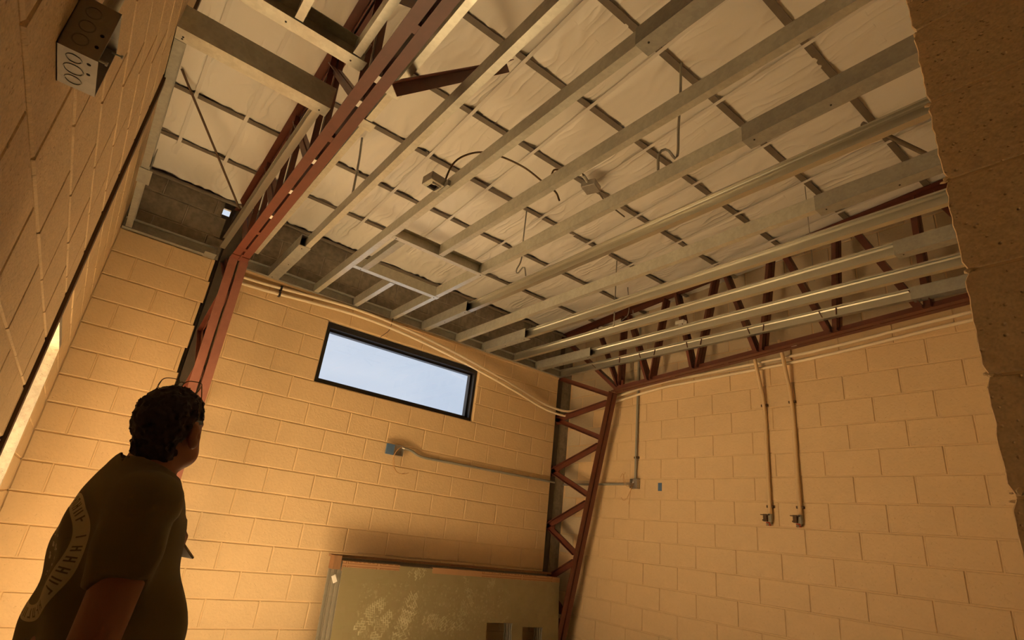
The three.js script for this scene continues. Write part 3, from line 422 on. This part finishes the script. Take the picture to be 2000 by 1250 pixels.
for (const [z, l, dz] of [[2.553, 'left', -0.03], [2.806, 'right', -0.02]]) { // paired drops on the right wall
  const g = thing('conduit', `tan painted vertical conduit on the right wall, ${l} one of the pair`, 'conduit', [W - 0.03, 1.85, z], 'paired drops on the right wall');
  part(g, 'pipe', tube([[W - 0.02, 1.90, z], [W - 0.02, 2.3, z], [W - 0.02, 2.85, z], [W - 0.06, 3.1, z + dz * 0.4], [W - 0.13, 3.42, z + dz]], 0.0165, 12, 40), M.paintMortar);
  part(g, 'connector', merge([rod([W - 0.022, 1.86, z], [W - 0.022, 1.93, z], 0.018, 10), rod([W - 0.022, 1.855, z], [W - 0.05, 1.84, z - 0.02], 0.012, 8)]), M.galvDull);
  part(g, 'bushing', merge([rod([W - 0.03, 1.835, z - 0.015], [W - 0.03, 1.862, z - 0.015], 0.020, 10)]), M.redPlastic);
  part(g, 'bracket', merge([box(W - 0.06, W - 0.035, 1.865, 1.925, z - 0.045, z - 0.015), box(W - 0.075, W - 0.05, 1.915, 1.921, z - 0.06, z + 0.01), rod([W - 0.06, 1.875, z - 0.05], [W - 0.06, 1.875, z - 0.02], 0.006)]), M.brown);
  clampRing(g, W - 0.02, z < 2.7 ? 2.868 : 2.872, z, 'y'); if (1) clampRing(g, W - 0.02, 1.99, z, 'y');
}
// pair of painted conduits that dip round the corner from the window wall to the right wall
[['upper', 0.03, 0], ['lower', -0.03, 0.012]].forEach(([l, dy, dz]) => {
  const d = (y) => y + dy, P = [[0.92, d(3.345), 0.03], [1.16, d(3.352), 0.026], [1.54, d(3.38), 0.026], [2.03, d(3.40), 0.04], [2.55, d(3.365), 0.06 + dz], [3.25, d(3.27), 0.08 + dz], [4.0, d(3.13), 0.08 + dz], [4.62, d(3.015), 0.06 + dz], [4.88, d(3.0), 0.14 + dz], [4.985, d(3.07), 0.45], [5.012, d(3.15), 0.86], [5.02, d(3.215), 1.4], [5.025, d(3.235), 2.0], [5.025, d(3.262), 3.0], [5.02, d(3.34), 4.1], [5.02, d(3.37), 4.86]];
  const g = thing('conduit', `long thin tan conduit dipping round the corner over the window, ${l} of two`, 'conduit', [2.5, 3.3, 0.03], 'long pair over the window');
  part(g, 'pipe', tube(P, 0.0135, 10, 220), M.pipe);
  part(g, 'clamp', box(1.285, 1.303, d(3.362) - 0.022, d(3.362) + 0.022, 0.0, 0.04), M.black);
});
{ // box hung on a joist, and its cable
  const g = thing('junction_box', 'small open box hanging at the side of a ceiling joist', 'junction box', [1.52, 3.47, 2.39]);
  const a = new THREE.Matrix4().makeRotationY(0.12), put = (e) => { e.applyMatrix4(a); e.translate(1.505, 3.50, 2.395); return e; };
  part(g, 'shell', put(merge([box(-0.055, 0.055, 0.03, 0.033, -0.05, 0.05), box(-0.055, -0.052, -0.02, 0.03, -0.05, 0.05), box(0.052, 0.055, -0.02, 0.03, -0.05, 0.05), box(-0.055, 0.055, -0.02, 0.03, -0.05, -0.047), box(-0.055, 0.055, -0.02, 0.03, 0.047, 0.05)])), M.steelBox);
  part(g, 'mud_ring', put(merge([box(-0.055, -0.03, -0.024, -0.02, -0.05, 0.05), box(0.03, 0.055, -0.024, -0.02, -0.05, 0.05), box(-0.03, 0.03, -0.024, -0.02, -0.05, -0.03), box(-0.03, 0.03, -0.024, -0.02, 0.03, 0.05), box(-0.034, -0.03, -0.036, -0.02, -0.034, 0.034), box(0.03, 0.034, -0.036, -0.02, -0.034, 0.034), box(-0.03, 0.03, -0.036, -0.02, -0.034, -0.03), box(-0.03, 0.03, -0.036, -0.02, 0.03, 0.034)])), M.galv);
  part(g, 'bottom', put(box(-0.03, 0.03, 0.0, 0.004, -0.03, 0.03)), M.black);
  part(g, 'wire', put(tube([[-0.02, 0.0, -0.02], [0.0, -0.015, 0.0], [0.02, -0.01, 0.015]], 0.003, 6, 12)), M.white);
  part(g, 'bracket', box(1.556, 1.575, YS + 0.012, YS + 0.05, 2.36, 2.48), M.galvDull);
  solo('cable', tube([[1.583, 3.535, 2.368], [1.585, 3.66, 2.447], [1.644, 3.74, 2.487], [1.761, 3.80, 2.538], [2.0, 3.78, 2.621], [2.137, 3.70, 2.682], [2.182, 3.60, 2.771], [2.168, 3.50, 2.834]], 0.0062, 8, 90), M.cable, 'brown armoured cable looping from the hanging box over the joists', 'cable');
  const b = thing('junction_box', 'small grey box fixed under a purlin amid cables', 'junction box', [2.815, 4.12, 2.44]);
  part(b, 'shell', merge([(() => { const e = rbox(0.12, 0.055, 0.12, 0.006); e.rotateY(0.35); e.translate(2.815, 4.14, 2.43); return e; })()]), M.steelBox);
  part(b, 'connector', rod([2.77, 4.15, 2.44], [2.70, 4.17, 2.46], 0.014), M.galv); part(b, 'connector', rod([2.86, 4.15, 2.42], [2.93, 4.18, 2.39], 0.014), M.galv);
  solo('cable', tube([[2.18, 3.75, 2.71], [2.188, 3.80, 2.726], [2.241, 3.82, 2.736], [2.35, 3.9, 2.70], [2.5, 4.06, 2.58], [2.62, 4.16, 2.50], [2.70, 4.17, 2.46]], 0.0062, 8, 60), M.cable, 'brown cable curling to the grey box under the purlin', 'cable');
  solo('cable', tube([[2.93, 4.18, 2.39], [3.02, 4.17, 2.36], [3.18, 4.20, 2.30], [3.4, 4.215, 2.26]], 0.0062, 8, 40), M.purlin, 'grey cable leaving the box under the purlin toward the right', 'cable');
}

// ---------------------------------------------------------------- drywall sheets leaning on the window wall
{
  const lean = 0.10, N = 5;
  const cv = document.createElement('canvas'); cv.width = 1536; cv.height = 768; const c = cv.getContext('2d'), r = rng(31);
  c.fillStyle = 'rgb(141,130,96)'; c.fillRect(0, 0, 1536, 768);
  for (let i = 0; i < 2600; i++) { c.fillStyle = `rgba(${r() < 0.5 ? '114,102,70' : '160,150,116'},${0.03 + r() * 0.05})`; const w = 4 + r() * 40; c.fillRect(r() * 1536, r() * 768, w, w * (0.3 + r())); }
  const S = 1536 / 2.52, px = (x) => (x - 2.31) * S, py = (y) => (1.175 - y) * S;
  function sole(x, y, ang, len, wid, a) { // a dusty boot sole: rows of zigzag lugs
    c.save(); c.translate(px(x), py(y)); c.rotate(ang); c.lineCap = 'round';
    for (let k = -len / 2; k < len / 2; k += 13) { const wf = wid * (0.75 + 0.25 * Math.cos(k / len * 5)); c.strokeStyle = `rgba(196,190,158,${a * (0.4 + r() * 0.6)})`; c.lineWidth = 4 + r() * 3; c.beginPath(); let on = false; for (let u = -wf; u <= wf; u += 9) { const q = k + (Math.round((u + wf) / 9) % 2 ? 5 : -5) + (r() - 0.5) * 2; if (r() < 0.82) { on ? c.lineTo(u, q) : c.moveTo(u, q); on = true; } else on = false; } c.stroke(); } c.restore();
  }
  sole(2.62, 0.68, 0.75, 190, 42, 0.8); sole(2.74, 0.60, 0.6, 160, 36, 0.7); sole(2.99, 0.73, 0.2, 170, 46, 0.75); sole(2.94, 0.58, 0.3, 180, 50, 0.7); sole(3.02, 1.03, 1.3, 110, 34, 0.7); sole(3.30, 0.64, 1.75, 200, 40, 0.55); sole(3.60, 0.92, -0.4, 170, 24, 0.4); sole(3.55, 0.70, 0.2, 150, 36, 0.4); sole(3.86, 0.98, 0.4, 90, 26, 0.35);
  for (let i = 0; i < 900; i++) { const cx = 2.5 + r() * 1.6, cy = 0.45 + r() * 0.5; c.fillStyle = `rgba(196,190,158,${0.06 + r() * 0.16})`; const s = 2 + r() * 7; c.beginPath(); c.ellipse(px(cx), py(cy), s, s * (0.4 + r() * 0.6), r() * 3, 0, 6.3); c.fill(); }
  for (let i = 0; i < 26; i++) { c.fillStyle = 'rgba(186,180,150,0.05)'; c.beginPath(); c.ellipse(px(2.9 + r() * 1.9), py(0.5 + r() * 0.6), 30 + r() * 60, 20 + r() * 40, r() * 3, 0, 6.3); c.fill(); }
  const ct = new THREE.CanvasTexture(cv); ct.colorSpace = THREE.SRGBColorSpace; ct.magFilter = THREE.LinearFilter; ct.repeat.set(1 / 2.52, 1 / 1.26);
  const face = new THREE.MeshStandardMaterial({ map: ct, roughness: 0.7 }), edge = std([0.30, 0.27, 0.21], { roughness: 0.9, map: T.card });
  const holesXY = [[3.84, 4.15, 0.22, 0.735], [4.285, 4.545, 0.22, 0.70]];
  for (let k = 0; k < N; k++) { // k = 0 is the front sheet
    const x0 = [2.312, 2.285, 2.262, 2.262, 2.242][k], x1 = x0 + 2.52, top = [1.165, 1.17, 1.175, 1.18, 1.19][k], z = 0.285 - k * 0.03;
    const s = new THREE.Shape(); s.moveTo(0, 0); s.lineTo(2.455, 0); s.lineTo(2.455, top); s.lineTo(0, top); s.closePath();
    for (const [a, b, c0, c1] of holesXY) { const h = new THREE.Path(), q = rng(70 + k); h.moveTo(a - x0, c0); h.lineTo(a - x0, c1); h.lineTo(b - x0, c1); for (let i = 0; i <= 12; i++) h.lineTo(b - x0 + (q() - 0.5) * 0.014, c1 + (c0 - c1) * i / 12); h.closePath(); s.holes.push(h); }
    const e = new THREE.ExtrudeGeometry(s, { depth: 0.0125, bevelEnabled: false });
    const m = new THREE.Mesh(e, k ? [edge, edge] : [face, edge]); m.name = numbered('drywall_sheet'); m.castShadow = m.receiveShadow = true; m.position.set(x0, 0.0, z + lean); m.rotation.x = -lean / 1.19;
    m.userData = { label: ['greenish drywall sheet with dusty boot prints, front of the leaning stack', 'second drywall sheet in the leaning stack, just behind the boot printed one', 'third drywall sheet from the front in the leaning stack', 'fourth drywall sheet from the front in the leaning stack', 'rearmost drywall sheet of the leaning stack, against the window wall'][k], category: 'drywall sheet', group: 'leaning drywall stack' }; scene.add(m);
  }
  // cardboard edge protectors folded over the tops
  const cc = document.createElement('canvas'); cc.width = 1024; cc.height = 64; const d = cc.getContext('2d'); d.fillStyle = 'rgb(166,128,92)'; d.fillRect(0, 0, 1024, 64); d.strokeStyle = 'rgba(96,52,26,0.75)'; d.fillStyle = 'rgba(96,52,26,0.5)'; d.lineWidth = 3;
  for (const [x, w] of [[330, 130], [470, 170], [660, 250]]) { d.strokeRect(x, 10, w, 46); for (let i = 0; i < 6; i++) for (let j = 0; j < 3; j++) if (r() < 0.75) d.fillRect(x + 8 + i * w / 6.5, 17 + j * 12, w / 9 * (0.5 + r() * 0.6), 5); }
  const ctx2 = new THREE.CanvasTexture(cc); ctx2.colorSpace = THREE.SRGBColorSpace; ctx2.magFilter = THREE.LinearFilter; ctx2.wrapS = ctx2.wrapT = THREE.RepeatWrapping; ctx2.repeat.set(0.62, 14);
  const print = new THREE.MeshStandardMaterial({ map: ctx2, roughness: 0.9 });
  const strip = (x0, x1, y0, y1, z, tilt = 0) => { const q = merge([box(x0, x1, y0, y1, z, z + 0.004), box(x0, x1, y1 - 0.004, y1, z - 0.05, z)]); return q; };
  const cap = (label, g, m) => solo('cardboard_strip', g, m, label, 'cardboard');
  cap('printed cardboard strip over the left end of the front drywall sheet', strip(2.305, 2.84, 1.093, 1.169, 0.299), print);
  cap('long printed cardboard strip over the right end of the front drywall sheet', strip(3.18, 4.772, 1.091, 1.171, 0.299), print);
  cap('plain cardboard strip along the back of the drywall stack', merge([box(2.235, 4.74, 1.190, 1.208, 0.14, 0.20), box(2.232, 2.298, 1.10, 1.205, 0.195, 0.285)]), M.cardDark);
  solo('masking_tape', (() => { const q = rbox(0.035, 0.06, 0.006, 0.002); q.rotateZ(0.5); q.translate(2.256, 1.03, 0.312); return q; })(), M.white, 'crumpled white tape scrap on the edge of the drywall stack', 'tape');
}

// ---------------------------------------------------------------- the man
function nets(sdf, lo, hi, cell) {                         // surface nets: one vertex in each cell the surface crosses
  const n = lo.map((v, i) => Math.ceil((hi[i] - v) / cell) + 1), [nx, ny, nz] = n, F = new Float32Array(nx * ny * nz), at = (i, j, k) => i + nx * (j + ny * k);
  for (let k = 0; k < nz; k++) for (let j = 0; j < ny; j++) for (let i = 0; i < nx; i++) F[at(i, j, k)] = sdf(lo[0] + i * cell, lo[1] + j * cell, lo[2] + k * cell);
  const id = new Int32Array(nx * ny * nz).fill(-1), pos = [], idx = [];
  for (let k = 0; k < nz - 1; k++) for (let j = 0; j < ny - 1; j++) for (let i = 0; i < nx - 1; i++) {
    let m = 0, s = [0, 0, 0], c = 0; const f = []; for (let q = 0; q < 8; q++) { const v = F[at(i + (q & 1), j + ((q >> 1) & 1), k + (q >> 2))]; f.push(v); if (v < 0) m |= 1 << q; }
    if (m === 0 || m === 255) continue;
    for (let q = 0; q < 8; q++) for (const e of [1, 2, 4]) if (!(q & e)) { const a = f[q], b = f[q | e]; if ((a < 0) !== (b < 0)) { const t = a / (a - b); s[0] += (q & 1) + (e === 1 ? t : 0); s[1] += ((q >> 1) & 1) + (e === 2 ? t : 0); s[2] += (q >> 2) + (e === 4 ? t : 0); c++; } }
    id[at(i, j, k)] = pos.length / 3; pos.push(lo[0] + (i + s[0] / c) * cell, lo[1] + (j + s[1] / c) * cell, lo[2] + (k + s[2] / c) * cell);
  }
  const quad = (a, b, c, d, fl) => { if (fl) idx.push(a, b, c, a, c, d); else idx.push(a, c, b, a, d, c); };
  for (let k = 1; k < nz - 1; k++) for (let j = 1; j < ny - 1; j++) for (let i = 1; i < nx - 1; i++) {
    const f = F[at(i, j, k)] < 0;
    if (f !== F[at(i + 1, j, k)] < 0) quad(id[at(i, j - 1, k - 1)], id[at(i, j, k - 1)], id[at(i, j, k)], id[at(i, j - 1, k)], f);
    if (f !== F[at(i, j + 1, k)] < 0) quad(id[at(i - 1, j, k - 1)], id[at(i - 1, j, k)], id[at(i, j, k)], id[at(i, j, k - 1)], f);
    if (f !== F[at(i, j, k + 1)] < 0) quad(id[at(i - 1, j - 1, k)], id[at(i, j - 1, k)], id[at(i, j, k)], id[at(i - 1, j, k)], f);
  }
  const g = new THREE.BufferGeometry(); g.setAttribute('position', new THREE.Float32BufferAttribute(pos, 3)); g.setIndex(idx); g.computeVertexNormals();
  const uv = []; for (let i = 0; i < pos.length; i += 3) uv.push(pos[i] + pos[i + 2], pos[i + 1]); g.setAttribute('uv', new THREE.Float32BufferAttribute(uv, 2)); return g;
}
const smin = (a, b, k) => { const h = Math.max(k - Math.abs(a - b), 0) / k; return Math.min(a, b) - h * h * k * 0.25; };
function cap3(x, y, z, a, b, r0, r1, sz = 1) { const bx = b[0] - a[0], by = b[1] - a[1], bz = (b[2] - a[2]) * sz, px = x - a[0], py = y - a[1], pz = (z - a[2]) * sz; const t = Math.max(0, Math.min(1, (px * bx + py * by + pz * bz) / (bx * bx + by * by + bz * bz))); return Math.hypot(px - bx * t, py - by * t, pz - bz * t) - (r0 + (r1 - r0) * t); }
function ell(x, y, z, c, r) { const a = (x - c[0]) / r[0], b = (y - c[1]) / r[1], d = (z - c[2]) / r[2], k = Math.hypot(a, b, d), k2 = Math.hypot(a / r[0], b / r[1], d / r[2]); return k2 < 1e-9 ? -Math.min(...r) : k * (k - 1) / k2; }
{
  const TURN = 99 * Math.PI / 180, g = thing('person', 'man in an olive t-shirt looking up, seen from behind at the left', 'person', [0.425, 0, 3.46]); g.rotation.y = TURN;
  // his own frame: faces +z, his right hand is at -x
  const HP = [-0.004, 1.645, 0.006], yaw = 38 * Math.PI / 180, pit = -0.38, roll = 0.06, hm = new THREE.Matrix4().makeTranslation(...HP).multiply(new THREE.Matrix4().makeRotationY(yaw)).multiply(new THREE.Matrix4().makeRotationX(pit)).multiply(new THREE.Matrix4().makeRotationZ(roll)).multiply(new THREE.Matrix4().makeScale(0.93, 0.93, 0.93)), hi = hm.clone().invert().elements;
  const toHead = (x, y, z) => [hi[0] * x + hi[4] * y + hi[8] * z + hi[12], hi[1] * x + hi[5] * y + hi[9] * z + hi[13], hi[2] * x + hi[6] * y + hi[10] * z + hi[14]];
  const skull = (x, y, z) => { // head frame, face at +z
    let d = ell(x, y, z, [0, 0.028, -0.012], [0.0715, 0.083, 0.092]); d = smin(d, ell(x, y, z, [0, -0.035, 0.022], [0.056, 0.080, 0.066]), 0.03); d = smin(d, cap3(x, y, z, [-0.035, -0.075, 0.02], [0.035, -0.075, 0.02], 0.03, 0.03), 0.03); d = smin(d, ell(x, y, z, [0, -0.095, 0.058], [0.022, 0.018, 0.02]), 0.02);
    d = smin(d, cap3(x, y, z, [0, 0.005, 0.082], [0, -0.032, 0.099], 0.008, 0.013), 0.014); d = smin(d, cap3(x, y, z, [-0.03, 0.022, 0.072], [0.03, 0.022, 0.072], 0.011, 0.011), 0.016);
    for (const s of [-1, 1]) { d = Math.max(d, 0.013 - Math.hypot(x - s * 0.031, y - 0.002, (z - 0.084) * 0.8)); d = smin(d, ell(x, y, z, [s * 0.031, 0.001, 0.071], [0.012, 0.011, 0.012]), 0.003); let e = ell(x, y, z, [s * 0.077, -0.012, -0.010], [0.012, 0.034, 0.021]); e = Math.max(e, 0.011 - Math.hypot(x - s * 0.092, y + 0.010, z + 0.004)); d = smin(d, e, 0.008); }
    d = smin(d, cap3(x, y, z, [-0.018, -0.066, 0.082], [0.018, -0.066, 0.082], 0.007, 0.007), 0.006); d = Math.max(d, 0.003 - Math.hypot((x) * 0.12, y + 0.066, z - 0.092)); return d;
  };
  const SR = [-0.172, 1.455, -0.030], ER = [-0.218, 1.162, -0.066], WR = [-0.205, 0.925, 0.03], SL = [0.182, 1.455, -0.012], EL = [0.25, 1.18, 0.02], WL = [0.135, 1.285, 0.125];
  const trunk = (x, y, z, o) => { let d = cap3(x, y, z, [0, 1.37, -0.022], [0, 1.08, 0.010], 0.158 + o, 0.176 + o, 1.30); d = smin(d, ell(x, y, z, [0, 1.14, 0.024], [0.168 + o, 0.20, 0.130 + o]), 0.08); d = smin(d, cap3(x, y, z, [-0.13, 1.475, -0.034], [0.135, 1.475, -0.02], 0.054 + o, 0.054 + o), 0.07); d = smin(d, cap3(x, y, z, [0, 1.0, 0], [0, 0.90, 0], 0.16 + o, 0.155 + o, 1.2), 0.08); return d; };
  const skin = (x, y, z) => {
    let d = trunk(x, y, z, -0.012); d = smin(d, cap3(x, y, z, [0, 1.43, -0.022], [0.004, 1.58, -0.004], 0.062, 0.057), 0.05);
    const h = toHead(x, y, z); d = smin(d, skull(...h), 0.02);
    d = smin(d, smin(cap3(x, y, z, SR, ER, 0.052, 0.044), cap3(x, y, z, ER, WR, 0.044, 0.029), 0.02), 0.04); d = smin(d, smin(cap3(x, y, z, SL, EL, 0.056, 0.045), cap3(x, y, z, EL, WL, 0.045, 0.029), 0.02), 0.04);
    for (const s of [-1, 1]) d = smin(d, smin(cap3(x, y, z, [s * 0.09, 0.88, 0], [s * 0.105, 0.48, 0.01], 0.085, 0.055), cap3(x, y, z, [s * 0.105, 0.48, 0.01], [s * 0.11, 0.09, -0.02], 0.054, 0.037), 0.03), 0.05);
    return d;
  };
  const hand = (wr, dir, nor, s) => { // palm and five unequal, bent fingers, in the man's frame
    const D = V(...dir).normalize(), N = V(...nor).normalize(), A = D.clone().cross(N).multiplyScalar(s), O = V(...wr), P = (a, b, c) => { const q = O.clone().addScaledVector(A, a).addScaledVector(D, b).addScaledVector(N, c); return [q.x, q.y, q.z]; };
    const F = [[-0.030, 0.083, 0.034], [-0.010, 0.088, 0.040], [0.011, 0.085, 0.037], [0.030, 0.078, 0.029]].map(([a, b, l]) => [P(a, b, 0), P(a, b + l, 0.010), P(a * 0.95, b + l * 1.55, 0.034), P(a * 0.9, b + l * 1.5, 0.056)]);
    const th = [P(-0.026, 0.03, 0.008), P(-0.052, 0.062, 0.022), P(-0.047, 0.09, 0.040)], c0 = P(-0.012, 0.012, 0), c1 = P(-0.015, 0.078, 0), c2 = P(0.014, 0.012, 0), c3 = P(0.020, 0.072, 0);
    return (x, y, z) => { let d = smin(cap3(x, y, z, c0, c1, 0.018, 0.017), cap3(x, y, z, c2, c3, 0.017, 0.016), 0.02); d = smin(d, cap3(x, y, z, wr, c0, 0.027, 0.02), 0.02); for (const f of F) { let e = Math.min(cap3(x, y, z, f[0], f[1], 0.0098, 0.0088), cap3(x, y, z, f[1], f[2], 0.0088, 0.008), cap3(x, y, z, f[2], f[3], 0.008, 0.0074)); d = smin(d, e, 0.006); } d = smin(d, Math.min(cap3(x, y, z, th[0], th[1], 0.012, 0.0105), cap3(x, y, z, th[1], th[2], 0.0105, 0.009)), 0.008); return d; };
  };
  const hr = hand(WR, [0.03, -1, 0.25], [0.9, 0, 0.3], 1), hl = hand(WL, [-0.55, 0.72, 0.15], [0.35, 0.3, -0.85], -1);
  const headBox = [-0.16, 1.47, -0.16], whole = [nets(skin, [-0.36, 0.02, -0.24], [0.36, 1.58, 0.30], 0.012), nets((x, y, z) => smin(skull(...toHead(x, y, z)), cap3(x, y, z, [0, 1.43, -0.022], [0.004, 1.58, -0.004], 0.062, 0.057), 0.03), [-0.15, 1.48, -0.16], [0.15, 1.80, 0.16], 0.0042), nets(hr, [WR[0] - 0.1, WR[1] - 0.2, WR[2] - 0.1], [WR[0] + 0.1, WR[1] + 0.04, WR[2] + 0.14], 0.0036), nets(hl, [WL[0] - 0.2, WL[1] - 0.08, WL[2] - 0.12], [WL[0] + 0.06, WL[1] + 0.2, WL[2] + 0.16], 0.0036)];
  const raw = (name, geo, mat, label, par = g) => { const m = new THREE.Mesh(geo, mat); m.name = name; m.castShadow = m.receiveShadow = true; if (label) m.userData.label = label; par.add(m); return m; };
  raw('body', merge(whole), std([0.30, 0.13, 0.08], { roughness: 0.6 }));
  // t-shirt with sleeves cut at the hem
  const cutAt = (x, y, z, a, b, t) => { const dx = b[0] - a[0], dy = b[1] - a[1], dz = b[2] - a[2], l = Math.hypot(dx, dy, dz); return ((x - a[0]) * dx + (y - a[1]) * dy + (z - a[2]) * dz) / l - t; };
  const shirt = (x, y, z) => {
    let d = trunk(x, y, z, 0.002); d = smin(d, cap3(x, y, z, [0, 1.02, 0.01], [0, 0.86, 0.0], 0.178, 0.186, 1.2), 0.06); d = smin(d, cap3(x, y, z, [0, 1.47, -0.022], [0, 1.53, -0.018], 0.088, 0.070), 0.06); d = Math.max(d, 0.84 - y);
    for (const [s, e] of [[SR, ER], [SL, EL]]) { let k = cap3(x, y, z, s, e, 0.064, 0.068); k = Math.max(k, cutAt(x, y, z, s, e, 0.165 + 0.01 * Math.sin(x * 60))); d = smin(d, k, 0.035); }
    const fold = 1.7 * (Math.sin(y * 34 + x * 26 + z * 10 + 3 * n3(x * 6, y * 6, z * 6, 5)) * 0.0035 + Math.sin(y * 12 - x * 40 + z * 22 + 4 * n3(x * 4, y * 4, z * 4, 9)) * 0.0035 + (n3(x * 14, y * 7, z * 14, 3) - 0.5) * 0.012);
    d += fold * (y < 1.44 ? 1 : 0.4);
    const nk = Math.hypot(x, (z + 0.018) * 0.95) - 0.058; d = Math.max(d, Math.min(-nk, y - 1.47), y - 1.555 - 0.35 * (-z - 0.03)); return d;
  };
  const sg = nets(shirt, [-0.38, 0.82, -0.26], [0.38, 1.58, 0.32], 0.0085);
  const pc = document.createElement('canvas'); pc.width = 512; pc.height = 512; const c = pc.getContext('2d'); c.fillStyle = 'rgb(108,97,66)'; c.fillRect(0, 0, 512, 512);
  c.save(); c.translate(256, 256); const pr = rng(8);
  c.strokeStyle = 'rgb(186,176,146)'; c.lineWidth = 52; c.beginPath(); c.ellipse(0, 0, 150, 190, 0, 0, 6.3); c.stroke();
  c.fillStyle = 'rgb(104,92,62)'; for (let i = 0; i < 34; i++) { const a = i / 34 * 6.283; if (i % 9 === 4) continue; c.save(); c.translate(150 * Math.cos(a), 190 * Math.sin(a)); c.rotate(a + 1.57); c.fillRect(-9, -15, 5, 30); if (pr() < 0.7) c.fillRect(-9, -15 + (pr() < 0.5 ? 0 : 12), 16, 5); if (pr() < 0.5) c.fillRect(3, -15, 5, 30); c.restore(); }
  c.fillStyle = 'rgb(176,166,136)'; for (let i = 0; i < 22; i++) c.fillRect(-60 + pr() * 110, -70 + pr() * 140, 6 + pr() * 26, 4 + pr() * 8); c.restore();
  const pt = new THREE.CanvasTexture(pc); pt.colorSpace = THREE.SRGBColorSpace; pt.magFilter = THREE.LinearFilter;
  const sn = sg.toNonIndexed(); { const p = sn.attributes.position, n = sn.attributes.normal, uv = sn.attributes.uv; // the print lies on the back only
    for (let t = 0; t < p.count; t += 3) { const q = [0, 1, 2].map((k) => [0.5 - p.getX(t + k) / 0.33, 0.5 + (p.getY(t + k) - 1.335) / 0.31]), ok = [0, 1, 2].every((k) => n.getZ(t + k) < 0.1 && p.getZ(t + k) < 0.02 && q[k][0] > 0.01 && q[k][0] < 0.99 && q[k][1] > 0.01 && q[k][1] < 0.99); for (let k = 0; k < 3; k++) uv.setXY(t + k, ok ? q[k][0] : 0.01, ok ? q[k][1] : 0.01); } }
  raw('t_shirt', sn, new THREE.MeshStandardMaterial({ map: pt, roughness: 0.95 }), 'olive t-shirt with a pale oval lettered ring printed on the back');
  const collar = new THREE.TorusGeometry(0.066, 0.007, 8, 40); collar.rotateX(Math.PI / 2 + 0.16); collar.translate(0, 1.517, -0.016); raw('collar', uvBox(collar), std([0.15, 0.12, 0.055], { roughness: 0.95 }));
  const legs = (x, y, z) => { let d = cap3(x, y, z, [0, 0.95, 0], [0, 0.87, 0], 0.152, 0.15, 1.2); for (const s of [-1, 1]) d = smin(d, smin(cap3(x, y, z, [s * 0.085, 0.86, 0], [s * 0.105, 0.48, 0.012], 0.098, 0.072), cap3(x, y, z, [s * 0.105, 0.48, 0.012], [s * 0.11, 0.06, -0.015], 0.071, 0.063), 0.03), 0.03); d += Math.sin(y * 40 + x * 30) * 0.0025; return Math.max(d, 0.05 - y, y - 0.97); };
  raw('jeans', nets(legs, [-0.24, 0.03, -0.2], [0.24, 1.0, 0.2], 0.012), std([0.045, 0.06, 0.10], { roughness: 0.95 }));
  for (const s of [-1, 1]) raw('shoe', nets((x, y, z) => Math.max(smin(cap3(x, y, z, [s * 0.11, 0.045, -0.05], [s * 0.12, 0.035, 0.15], 0.045, 0.042), cap3(x, y, z, [s * 0.11, 0.05, -0.03], [s * 0.11, 0.11, -0.02], 0.048, 0.05), 0.03), 0.002 - y), [s * 0.115 - 0.08, -0.01, -0.13], [s * 0.115 + 0.08, 0.18, 0.22], 0.008), std([0.12, 0.07, 0.04], { roughness: 0.7 }));
  const hair = (x, y, z) => { const [a, b, e] = toHead(x, y, z); let d = ell(a, b, e, [0, 0.028, -0.014], [0.0765, 0.089, 0.098]); d = smin(d, ell(a, b, e, [0, -0.045, -0.060], [0.058, 0.040, 0.042]), 0.02); d += (n3(a * 75, b * 75, e * 75, 31) - 0.5) * 0.012 + (n3(a * 190, b * 190, e * 190, 37) - 0.5) * 0.011; d = Math.max(d, -0.60 * b + 0.80 * e - 0.030, -0.088 - b + 0.2 * Math.abs(a)); for (const s of [-1, 1]) d = Math.max(d, 0.034 - Math.hypot(a - s * 0.084, (b + 0.018) * 0.7, e - 0.002)); return d; };
  raw('hair', nets(hair, [-0.15, 1.50, -0.17], [0.15, 1.80, 0.16], 0.0036), std([0.018, 0.011, 0.007], { roughness: 0.75 }), 'short dark curly hair');
  scene.updateMatrixWorld(true);
  // glasses pushed up on his head, and a clipboard in his left hand
  const hw = g.matrixWorld.clone().multiply(hm), gl = [];
  for (const s of [-1, 1]) { const pts = []; for (let i = 0; i < 20; i++) { const a = i / 20 * 6.2832, q = (v) => Math.sign(v) * Math.abs(v) ** 0.6; pts.push(V(s * 0.034 + 0.027 * q(Math.cos(a)), 0.116 + 0.014 * q(Math.sin(a)), 0.012 + 0.013 * q(Math.sin(a)))); } gl.push(new THREE.TubeGeometry(new THREE.CatmullRomCurve3(pts, true), 40, 0.0014, 6, true).toNonIndexed()); gl.push(tube([[s * 0.061, 0.122, 0.018], [s * 0.070, 0.092, 0.01], [s * 0.0785, 0.055, 0.0], [s * 0.080, 0.035, -0.01]], 0.0014, 6, 20)); }
  gl.push(tube([[-0.008, 0.122, 0.018], [0, 0.125, 0.02], [0.008, 0.122, 0.018]], 0.0014, 6, 8));
  const gg = merge(gl); gg.applyMatrix4(hw); solo('eyeglasses', gg, M.brown, 'thin wire eyeglasses pushed up on top of the head of the man', 'eyeglasses');
  const cb = rbox(0.09, 0.006, 0.10, 0.002); cb.rotateX(0.7); cb.rotateY(0.3); cb.translate(0.07, 1.372, 0.118); cb.applyMatrix4(g.matrixWorld); solo('clipboard', cb, std([0.35, 0.30, 0.22], { roughness: 0.6 }), 'small board held at the chest by the man, corner showing', 'clipboard');
}
shadow(scene);
renderer.render(scene, camera);
